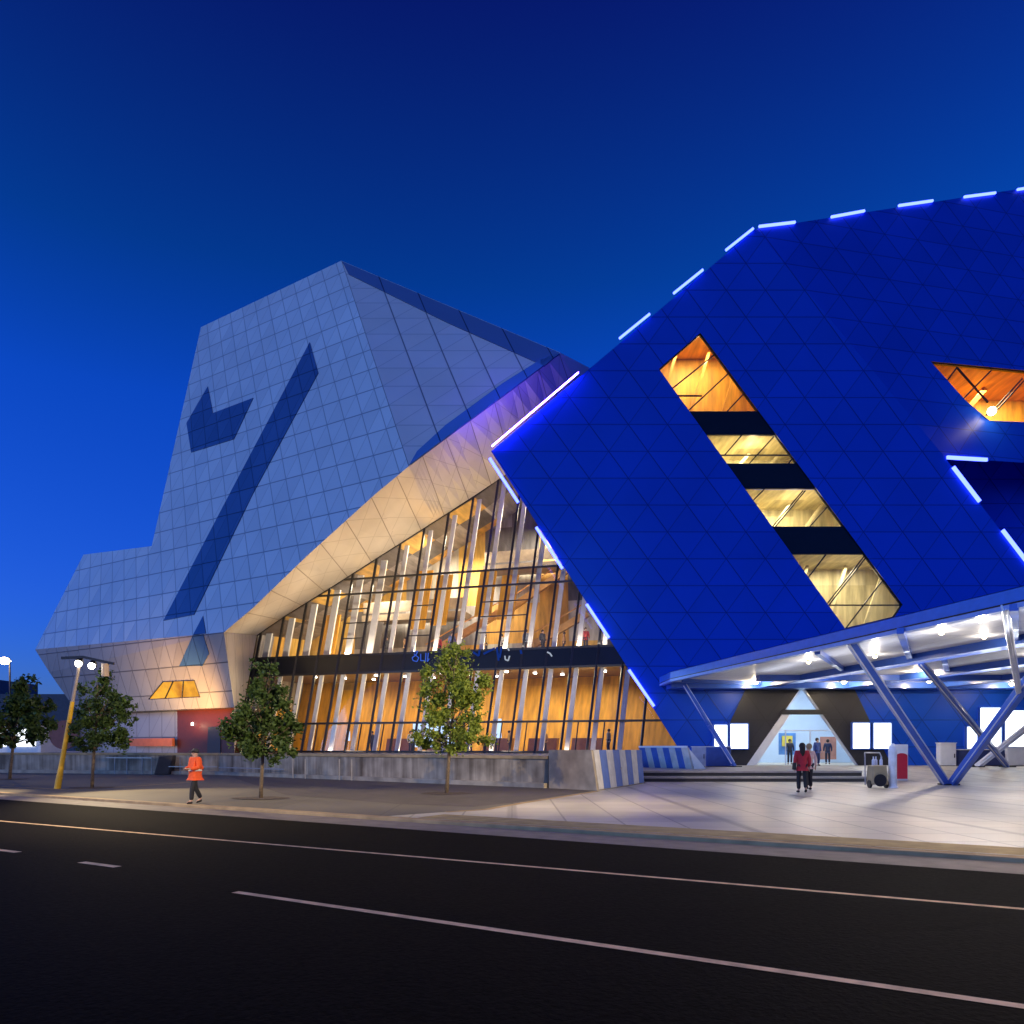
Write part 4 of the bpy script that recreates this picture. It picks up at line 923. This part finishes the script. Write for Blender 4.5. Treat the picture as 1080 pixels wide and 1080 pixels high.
def extra_road_lamp(base, aim, e, label, cat, sp=90):  # posts out of view, added for warm light on pavement and trees
    o = empty('street_lamp', base, label, cat)
    MB().tube([base, base + Vector((0, 0, 8.5))], [.14, .08], 10).build('pole', M['yellow'], o)
    sx_ = .6 if aim[0] > base.x else -.6; h = base + Vector((sx_, 1.4, 8.6)); MB().bar(base + Vector((0, 0, 8.5)), h, .08, .08, up=(0, 0, 1)).build('arm', M['yellow'], o)
    hd_ = MB().box(h - Vector((.2, .35, .05)), h + Vector((.2, .35, .1))).build('lamp_head', M['dark'], o)
    lamp('SPOT', h + Vector((0, .1, -.1)), e, (1, .78, .48), .15, aim=aim, spot=sp, blend=.8)
extra_road_lamp(Vector((-15, 9, RZ)), (-9, 24, 0), 9500, 'unseen yellow street lamp added in the road to warm the pavement', 'street lamp')
extra_road_lamp(Vector((16, 9.5, 0)), (-3.2, 27, 2.0), 42000, 'unseen yellow street lamp added on the forecourt to light the central tree', 'street lamp', 42)
lamp('SPOT', (15.4, 10.9, 8.4), 4200, (1, .78, .48), .15, aim=(8, 10.5, 0), spot=120, blend=.8)  # extra spot without a head, added to warm kerb and road
# ------------------------------------------------------------------ trees
def leaf_mat(name, c1, c2):
    m, t, b = nt(name)
    tc = t.nodes.new('ShaderNodeTexCoord'); nz = t.nodes.new('ShaderNodeTexNoise'); nz.inputs['Scale'].default_value = 2.6; nz.inputs['Detail'].default_value = 3
    t.links.new(tc.outputs['Object'], nz.inputs['Vector'])
    wn = t.nodes.new('ShaderNodeTexWhiteNoise'); gi = t.nodes.new('ShaderNodeNewGeometry'); t.links.new(gi.outputs['Random Per Island'], wn.inputs['Vector'])
    k = math_node(t, 'ADD', math_node(t, 'MULTIPLY', nz.outputs['Fac'], .8), math_node(t, 'MULTIPLY', wn.outputs['Value'], .5)); k = math_node(t, 'SUBTRACT', k, .15)
    mx = t.nodes.new('ShaderNodeMix'); mx.data_type = 'RGBA'; t.links.new(k, mx.inputs['Factor']); mx.inputs['A'].default_value = col4(c1); mx.inputs['B'].default_value = col4(c2)
    t.links.new(mx.outputs['Result'], b.inputs['Base Color']); b.inputs['Roughness'].default_value = .5; b.inputs['Specular IOR Level'].default_value = .3
    tl = t.nodes.new('ShaderNodeBsdfTranslucent'); t.links.new(mx.outputs['Result'], tl.inputs[0])
    ms = t.nodes.new('ShaderNodeMixShader'); ms.inputs[0].default_value = .3; t.links.new(b.outputs[0], ms.inputs[1]); t.links.new(tl.outputs[0], ms.inputs[2])
    t.links.new(ms.outputs[0], t.nodes['Material Output'].inputs[0]); return m
LM_dark = leaf_mat('dark_leaves', (.028, .06, .014), (.10, .16, .035))
LM_lit = leaf_mat('lit_leaves', (.13, .19, .02), (.32, .39, .06))  # leaf green lightened to hold the lamplight on the central tree
def tree(base, H, lobes, label, lm, seed, nleaf=5200, lean=0.0, trunk_h=.3, lsz=.12, group='street trees on the pavement', name='tree'):
    """lobes: (dx, z, rx, rz) in metres: uneven clusters that make up the crown"""
    rnd = random.Random(seed); o = empty(name, base, label, 'tree', group)
    th = H*trunk_h; top = base + Vector((lean*1.6, 0, H*.86))
    mb = MB(); mid = base + Vector((lean*.6, .02, th))
    mb.tube([base, base + Vector((lean*.25, 0, th*.45)), mid, mid.lerp(top, .5) + Vector((.05, .04, 0)), top], [H*.0145, H*.0125, H*.011, H*.007, .01], 8)
    ends = []
    for (dx, z, rx, rz) in lobes:
        for k in range(3):
            z0 = max(th*.95, z - rz*.9 - rnd.random()*.5); f = min(.95, max(0, (z0 - th)/(H*.86 - th))); st_ = mid.lerp(top, f)
            an = rnd.random()*6.28; e = base + Vector((dx + rx*.6*math.cos(an), rx*.6*math.sin(an), z + rz*(rnd.random()*.9 - .2)))
            m_ = st_.lerp(e, .5) + Vector((0, 0, -.08 + rnd.random()*.2))
            mb.tube([st_, m_, e], [H*.0052, H*.0038, .006], 6); ends.append(e)
    mb.build('trunk', M['bark'], o, smooth=True)
    lf = MB(); tot = sum(l[2]**2*l[3] for l in lobes)
    for (dx, z, rx, rz) in lobes:
        n_ = int(nleaf*rx*rx*rz/tot); sub = []
        for k in range(max(5, int(9*rx))):
            d = Vector((rnd.gauss(0, 1), rnd.gauss(0, 1), rnd.gauss(0, 1))).normalized()*(rnd.random()**.4)
            sub.append((Vector((dx + d.x*rx, d.y*rx, z + d.z*rz)), (.20 + .22*rnd.random())*min(rx, rz)*1.25))
        for k in range(n_):
            if rnd.random() < .88:
                c0, r = rnd.choice(sub); d = Vector((rnd.gauss(0, 1), rnd.gauss(0, 1), rnd.gauss(0, 1)))*r*.52; c = base + c0 + d
            else:
                d = Vector((rnd.gauss(0, 1), rnd.gauss(0, 1), rnd.gauss(0, 1))).normalized()*(rnd.random()**.5)*1.08; c = base + Vector((dx + d.x*rx, d.y*rx, z + d.z*rz))
            q = Vector((rnd.gauss(0, 1), rnd.gauss(0, 1), rnd.gauss(0, .7) - .3)).normalized(); r = q.orthogonal().normalized(); r.rotate(Matrix.Rotation(rnd.random()*6.28, 3, q))
            s = lsz*(.6 + .8*rnd.random()); nn_ = q.cross(r)
            lf.poly([c - q*s*.75, c + r*s*.42 + nn_*s*.1, c + q*s*.75, c - r*s*.42 + nn_*s*.1])
    lf.build('crown', lm, o, merge=False)
    return o
b = gnd(471, 837); k = F/b.y
def lob(b, L):
    k = F/b.y; return [((x - (540 + F*b.x/b.y))/k, (HY - y)/k + CH, rx/k, rz/k) for (x, y, rx, rz) in L]
tree(b, 5.15, lob(b, [(476, 704, 29, 19), (464, 722, 26, 16), (492, 728, 28, 18), (478, 744, 30, 17), (498, 752, 18, 12), (478, 766, 32, 14), (460, 779, 28, 11), (496, 779, 25, 12), (448, 774, 15, 9), (478, 689, 20, 8), (477, 791, 20, 9)]), 'young tree with lamplight put into its yellow green crown in front of the foyer windows', LM_lit, 11, 12500, .16, lsz=.085)
b = gnd(275, 842)
tree(b, 4.7, lob(b, [(281, 705, 11, 12), (281, 722, 18, 16), (276, 742, 27, 17), (292, 750, 24, 16), (270, 764, 32, 16), (296, 772, 22, 15), (262, 784, 26, 13), (285, 790, 26, 12), (250, 772, 14, 9), (268, 700, 6, 6)]), 'dark green young tree just right of the orange jacketed walker', LM_dark, 23, 8500, .10, lsz=.095)
b = gnd(97, 831)
tree(b, 5.0, lob(b, [(112, 717, 12, 10), (105, 731, 20, 14), (108, 750, 27, 15), (122, 745, 20, 12), (98, 766, 27, 14), (116, 772, 25, 14), (96, 783, 23, 10), (134, 760, 10, 7), (140, 745, 7, 5)]), 'dark green young tree beside the leaning yellow lamp post', LM_dark, 37, 7500, .12, lsz=.10)
b = gnd(10, 822)
tree(b, 6.0, lob(b, [(30, 720, 12, 10), (26, 738, 18, 14), (44, 742, 14, 10), (8, 752, 24, 14), (30, 760, 24, 13), (6, 774, 22, 12), (34, 776, 18, 10), (-10, 765, 20, 14)]), 'broad dark tree cut by the left edge', LM_dark, 41, 6000, .30, lsz=.16)
# ------------------------------------------------------------------ far left background
fbk = empty('distant_building', (-75, 105, 0), 'low dark building in the distance behind the leftmost tree', 'building')
mb = MB(); mb.box((-100, 105, 0), (-58, 125, 9.0)); mb.box((-92, 106, 9), (-75, 120, 11.5)); mb.build('walls', mat('dusk_wall', (.10, .10, .12), .8), fbk)
for x in range(-97, -60, 5): MB().box((x, 104.9, 3.0), (x + 2.4, 105.02, 5.2)).build('window', M['dark_band'], fbk)
kp = Vector((P(30, 780, 62).x - 2, 62, TZ)); kk = empty('kiosk', kp, 'white lit kiosk on the terrace behind the trees at left', 'kiosk')
MB().box((kp.x - 2, 62, TZ), (kp.x + 3.0, 65, TZ + 2.3)).build('walls', M['white'], kk); MB().box((kp.x - 2.3, 61.2, TZ + 2.3), (kp.x + 3.6, 65.2, TZ + 2.5)).build('roof', M['dark'], kk)
for dx in (-1.5, .9): MB().box((kp.x + dx, 61.94, TZ + .5), (kp.x + dx + 1.7, 62.01, TZ + 1.9)).build('lit_window', M['lightbox'], kk)
ds = P(67, 775, 55); rs = empty('round_sign', (ds.x, 55, TZ), 'large round brown disc sign standing left of the yellow lamp post', 'sign')
MB().tube([ds, ds + Vector((0, .15, 0))], [1.05, 1.05], 24).build('disc', mat('disc_brown', (.20, .07, .05), .5), rs); MB().bar((ds.x, 55.2, TZ), (ds.x, 55.2, ds.z), .12, .12).build('post', M['dark'], rs)

# ------------------------------------------------------------------ people
dg = None
def skin(name, verts, edges, rad, m, parent, root=0, sub=1):
    me = bpy.data.meshes.new(name); me.from_pydata([Vector(v) for v in verts], edges, [])
    o = bpy.data.objects.new(name, me); COL.objects.link(o)
    md = o.modifiers.new('s', 'SKIN'); md.use_smooth_shade = True
    if not me.skin_vertices: me.skin_vertices.new() if hasattr(me.skin_vertices, 'new') else None
    for i, r in enumerate(rad):
        d = me.skin_vertices[0].data[i]; d.radius = (r if isinstance(r, tuple) else (r, r)); d.use_root = (i == root)
    s = o.modifiers.new('u', 'SUBSURF'); s.levels = s.render_levels = max(2, sub)
    bpy.context.view_layer.update()
    ev = o.evaluated_get(bpy.context.evaluated_depsgraph_get()); nm = bpy.data.meshes.new_from_object(ev)
    o.modifiers.clear(); o.data = nm; bpy.data.meshes.remove(me)
    nm.materials.clear(); nm.materials.append(m); nm.polygons.foreach_set('use_smooth', [True]*len(nm.polygons))
    o.parent = parent; return o
SK = mat('skin_tone', (.45, .27, .19), .55, var=.06)
_mc = {}
def cm(c):
    if c not in _mc: _mc[c] = mat('cloth_%d' % len(_mc), c, .8, var=.12, scale=9)
    return _mc[c]
def person(loc, rz, h, label, top, legs, hair, group=None, stride=0.0, arms='down', longhair=False, cap=None, detail=True, bag=None, band=None, bulk=1.0):
    """figure faces -Y before rotation; joints for a 1.75 m body"""
    o = empty('person', loc, label, 'person', group, rz); k = h/1.75; o.scale = (k, k, k)
    J = dict(pel=(0,0,.94), spi=(0,-.005,1.12), che=(0,.0,1.32), nek=(0,.0,1.47), hea=(0,-.02,1.58), cro=(0,-.005,1.67))
    sgn = {'l': 1, 'r': -1}
    for s, g in sgn.items():
        f = stride*g
        J['hip'+s] = (.09*g, 0, .91); J['kne'+s] = (.10*g, -.05 - .20*f, .50); J['ank'+s] = (.10*g, .03 - .40*f, .09 + (.05 if f < 0 else 0)); J['toe'+s] = (.12*g, -.13 - .40*f, .035)
        J['sho'+s] = (.185*g, .0, 1.40)
        if arms == 'front': J['elb'+s] = (.26*g, -.03, 1.13); J['wri'+s] = (.12*g, -.27, 1.10); J['han'+s] = (.06*g, -.33, 1.10)
        else: J['elb'+s] = (.245*g, .03 + .10*f, 1.13); J['wri'+s] = (.26*g, -.03 + .22*f, .88); J['han'+s] = (.26*g, -.05 + .24*f, .80)
    def build(name, chain, rads, m, par=o, root='pel', extra=None, sub=1):
        names = list(rads); idx = {n_: i for i, n_ in enumerate(names)}; vs = [J[n_] for n_ in names]; es = [(idx[a_], idx[b_]) for a_, b_ in chain]
        rr = [rads[n_] for n_ in names]
        return skin(name, vs, es, rr, m, par, idx[root], sub)
    ch = [('pel','spi'),('spi','che'),('che','nek'),('nek','hea'),('hea','cro')]
    rad = dict(pel=(.13,.10), spi=(.12,.09), che=(.14,.10), nek=.055, hea=(.078,.098), cro=(.06,.072))
    for s in 'lr':
        ch += [('pel','hip'+s),('hip'+s,'kne'+s),('kne'+s,'ank'+s),('ank'+s,'toe'+s),('che','sho'+s),('sho'+s,'elb'+s),('elb'+s,'wri'+s),('wri'+s,'han'+s)]
        rad.update({'hip'+s:.085,'kne'+s:.055,'ank'+s:.04,'toe'+s:.032,'sho'+s:.055,'elb'+s:.042,'wri'+s:.028,'han'+s:(.034,.018)})
        if detail:
            w_, hd_ = Vector(J['wri'+s]), Vector(J['han'+s]); d = (hd_ - w_).normalized(); sd = d.orthogonal().normalized() if arms == 'front' else Vector((0, -1, 0)); sd = (sd - d*sd.dot(d)).normalized()
            for i, (off, ln) in enumerate(((-.026,.065),(-.009,.08),(.009,.075),(.025,.058))):
                n1, n2 = 'f%d%s' % (i, s), 'g%d%s' % (i, s); J[n1] = tuple(hd_ + sd*off + d*(ln*.5)); J[n2] = tuple(hd_ + sd*off*1.1 + d*ln + d.cross(sd)*.015)
                ch += [('han'+s, n1), (n1, n2)]; rad[n1] = .0085; rad[n2] = .007
            J['t'+s] = tuple(w_.lerp(hd_, .5) + sd*-.045 + d*.035); ch.append(('wri'+s, 't'+s)); rad['t'+s] = .010
    if detail:
        J['nose'] = (0, -.135, 1.57); ch.append(('hea', 'nose')); rad['nose'] = .014
        for s in 'lr': J['ear'+s] = (.086*sgn[s], .005, 1.575); ch.append(('hea', 'ear'+s)); rad['ear'+s] = .016
    build('body', ch, rad, SK)
    ch = [('pel','spi'),('spi','che'),('che','nek2')]; J['nek2'] = (0, .005, 1.455); J['pel2'] = (0, 0, .83); ch.append(('pel', 'pel2'))
    q_ = bulk; rad = dict(pel=(.172*q_,.14*q_), spi=(.165*q_,.135*q_), che=(.175*q_,.135*q_), nek2=.07, pel2=(.150*q_,.122*q_))
    for s in 'lr':
        J['cuf'+s] = tuple(Vector(J['elb'+s]).lerp(Vector(J['wri'+s]), .93)); ch += [('che','sho'+s),('sho'+s,'elb'+s),('elb'+s,'cuf'+s)]; rad.update({'sho'+s:.08*q_,'elb'+s:.064*q_,'cuf'+s:.048*q_})
    jo_ = build('jacket', ch, rad, cm(top))
    ch = []; rad = dict(pel=(.135,.11))
    for s in 'lr':
        J['hem'+s] = tuple(Vector(J['kne'+s]).lerp(Vector(J['ank'+s]), .96)); ch += [('pel','hip'+s),('hip'+s,'kne'+s),('kne'+s,'hem'+s)]; rad.update({'hip'+s:.098,'kne'+s:.08,'hem'+s:.07})
    build('trousers', ch, rad, cm(legs))
    for s in 'lr':
        J['heel'+s] = (J['ank'+s][0], J['ank'+s][1] + .03, max(.045, J['ank'+s][2] - .045)); skin('shoe', [J['heel'+s], J['toe'+s]], [(0, 1)], [.05, .042], cm((.02,.02,.02)), o)
    bpy.context.view_layer.update(); mw0 = o.matrix_world.copy(); W_ = lambda x, y, z: mw0 @ Vector((x, y, z))
    hb = MB()
    if cap:
        hb.ball(W_(0, .005, 1.655), .112*k, n=14, sz=.85); hb.hexa([W_(-.08,-.20,1.635), W_(.08,-.20,1.635), W_(.09,-.06,1.645), W_(-.09,-.06,1.645), W_(-.08,-.20,1.65), W_(.08,-.20,1.65), W_(.09,-.06,1.675), W_(-.09,-.06,1.675)])
        hb.build('cap', cm(cap), o, smooth=True)
    else:
        hb.ball(W_(0, .022, 1.632), .112*k, n=14, sz=1.05)
        if longhair: hb.tube([W_(0, .045, 1.62), W_(0, .075, 1.52), W_(.01, .105, 1.40), W_(.0, .11, 1.27)], [.10*k, .095*k, .085*k, .02*k], 10)
        hb.build('hair', cm(hair), o, smooth=True)
    if detail:
        for s in (-1, 1): skin('eye', [(.032*s, -.104, 1.60),(.034*s, -.108, 1.60)], [(0,1)], [.010,.010], cm((.03,.025,.02)), o)
    if band:
        mb = MB()
        for z in (1.02, 1.20):
            bpy.context.view_layer.update()
        for z in (1.03,): 
            pts = []
            for i in range(24):
                th = 2*math.pi*i/24; pts.append(o.matrix_world @ Vector((.185*bulk*math.cos(th), .152*bulk*math.sin(th), z)))
            up = o.matrix_world.to_3x3() @ Vector((0, 0, .06))
            for i in range(24): j = (i+1) % 24; mb.poly([pts[i], pts[j], pts[j] + up, pts[i] + up])
        mb.build('reflective_band', cm((.75,.72,.62)), o)
    if bag: 
        bpy.context.view_layer.update(); mw = o.matrix_world
        mb = MB(); c = [mw @ Vector(v) for v in ((.22,-.05,.80),(.34,-.05,.80),(.34,.14,.80),(.22,.14,.80),(.22,-.03,1.05),(.32,-.03,1.05),(.32,.12,1.05),(.22,.12,1.05))]
        q = mb.hexa(c).build('handbag', cm(bag), o, bevel=.02)
    return o
person(gnd(206, 847.5), R(-38), 1.62, 'person in a hi-vis orange jacket, dark trousers and cap walking along the pavement', (.80, .10, .015), (.015,.015,.018), (.03,.02,.015), stride=.55, arms='front', cap=(.03,.03,.035), band=True, bulk=1.28)
person(gnd(846, 836.0), R(172), 1.82, 'person with long dark hair in a red jacket and black trousers, back to the road', (.42, .015, .03), (.012,.012,.015), (.02,.013,.01), stride=.22, longhair=True, bag=(.02,.02,.02), bulk=1.12)
person(gnd(853, 833.0), R(185), 1.80, 'fair haired person in a pale pink top just behind the red jacket', (.62, .40, .36), (.015,.015,.02), (.30,.20,.10), stride=-.2)
person(Vector((P(862, 800, 47.2).x, 47.2, PZ)), R(20), 1.74, 'person in blue clothes standing at the triangular entrance', (.05,.09,.30), (.03,.05,.16), (.03,.02,.015), detail=False)
person(Vector((P(833, 800, 50.5).x, 50.5, LZ)), R(-10), 1.70, 'person in dark clothes inside the entrance beside the yellow notice', (.03,.035,.06), (.02,.02,.03), (.03,.02,.015), detail=False)
person(Vector((P(873, 800, 51).x, 51, LZ)), R(160), 1.68, 'person in navy inside the entrance before the terracotta screen', (.02,.03,.07), (.02,.02,.03), (.03,.02,.015), detail=False)
cols = [((.45,.06,.05),'red'), ((.05,.05,.06),'black'), ((.55,.50,.42),'cream'), ((.10,.14,.30),'navy'), ((.30,.16,.08),'brown'), ((.20,.22,.24),'grey'), ((.50,.32,.10),'mustard')]
spots = [('leftmost', 381, 1), ('second from left', 422, 2), ('behind the yellow green tree', 487, 0), ('just right of the yellow green tree', 515, 3), ('in the middle of the row', 531, 6), ('second from right', 570, 4), ('rightmost', 640, 5)]
for i, (wh, px, ci) in enumerate(spots):
    q = on(px, 780, GP) + Vector((.4, 2.2 + .5*(i % 3), 0)); q.z = ZF + .01
    c, nm = cols[ci]; person(q, R((-40, 30, 170, -15, 80, 10, -120)[i]), 1.66 + .03*(i % 4), 'foyer visitor in %s behind the lower windows, %s' % (nm, wh), c, (.03,.03,.04), (.03,.02,.015), group='visitors inside the lower foyer', detail=False)

ords = ('first', 'second', 'third', 'fourth', 'fifth', 'sixth', 'seventh', 'eighth', 'ninth', 'tenth')
for i, px in enumerate((398, 416, 452, 468, 504, 521, 548, 566, 590, 612)):
    q = on(px, 672, GP) + Vector((.5, 1.3 + .7*(i % 3), 0)); q.z = 8.51
    c, nm = cols[(i*3 + 1) % 7]; person(q, R((20, -60, 150, 10, 75, -30, 190, 40, -90, 5)[i]), 1.64 + .04*(i % 4), 'visitor in %s on the upper foyer level, %s from the left' % (nm, ords[i]), c, (.03,.03,.04), (.05,.03,.02), group='visitors on the upper foyer level', detail=False)

# ------------------------------------------------------------------ render settings
vs = sc.view_settings; vs.view_transform = 'Standard'; vs.look = 'None'; vs.exposure = 0; vs.gamma = 1
sc.cycles.use_denoising = True
try: sc.cycles.denoiser = 'OPENIMAGEDENOISE'
except Exception: pass
sc.cycles.max_bounces = 6; sc.cycles.diffuse_bounces = 3; sc.cycles.glossy_bounces = 3; sc.cycles.transparent_max_bounces = 12
sc.cycles.sample_clamp_indirect = 6.0; sc.cycles.caustics_reflective = False; sc.cycles.caustics_refractive = False
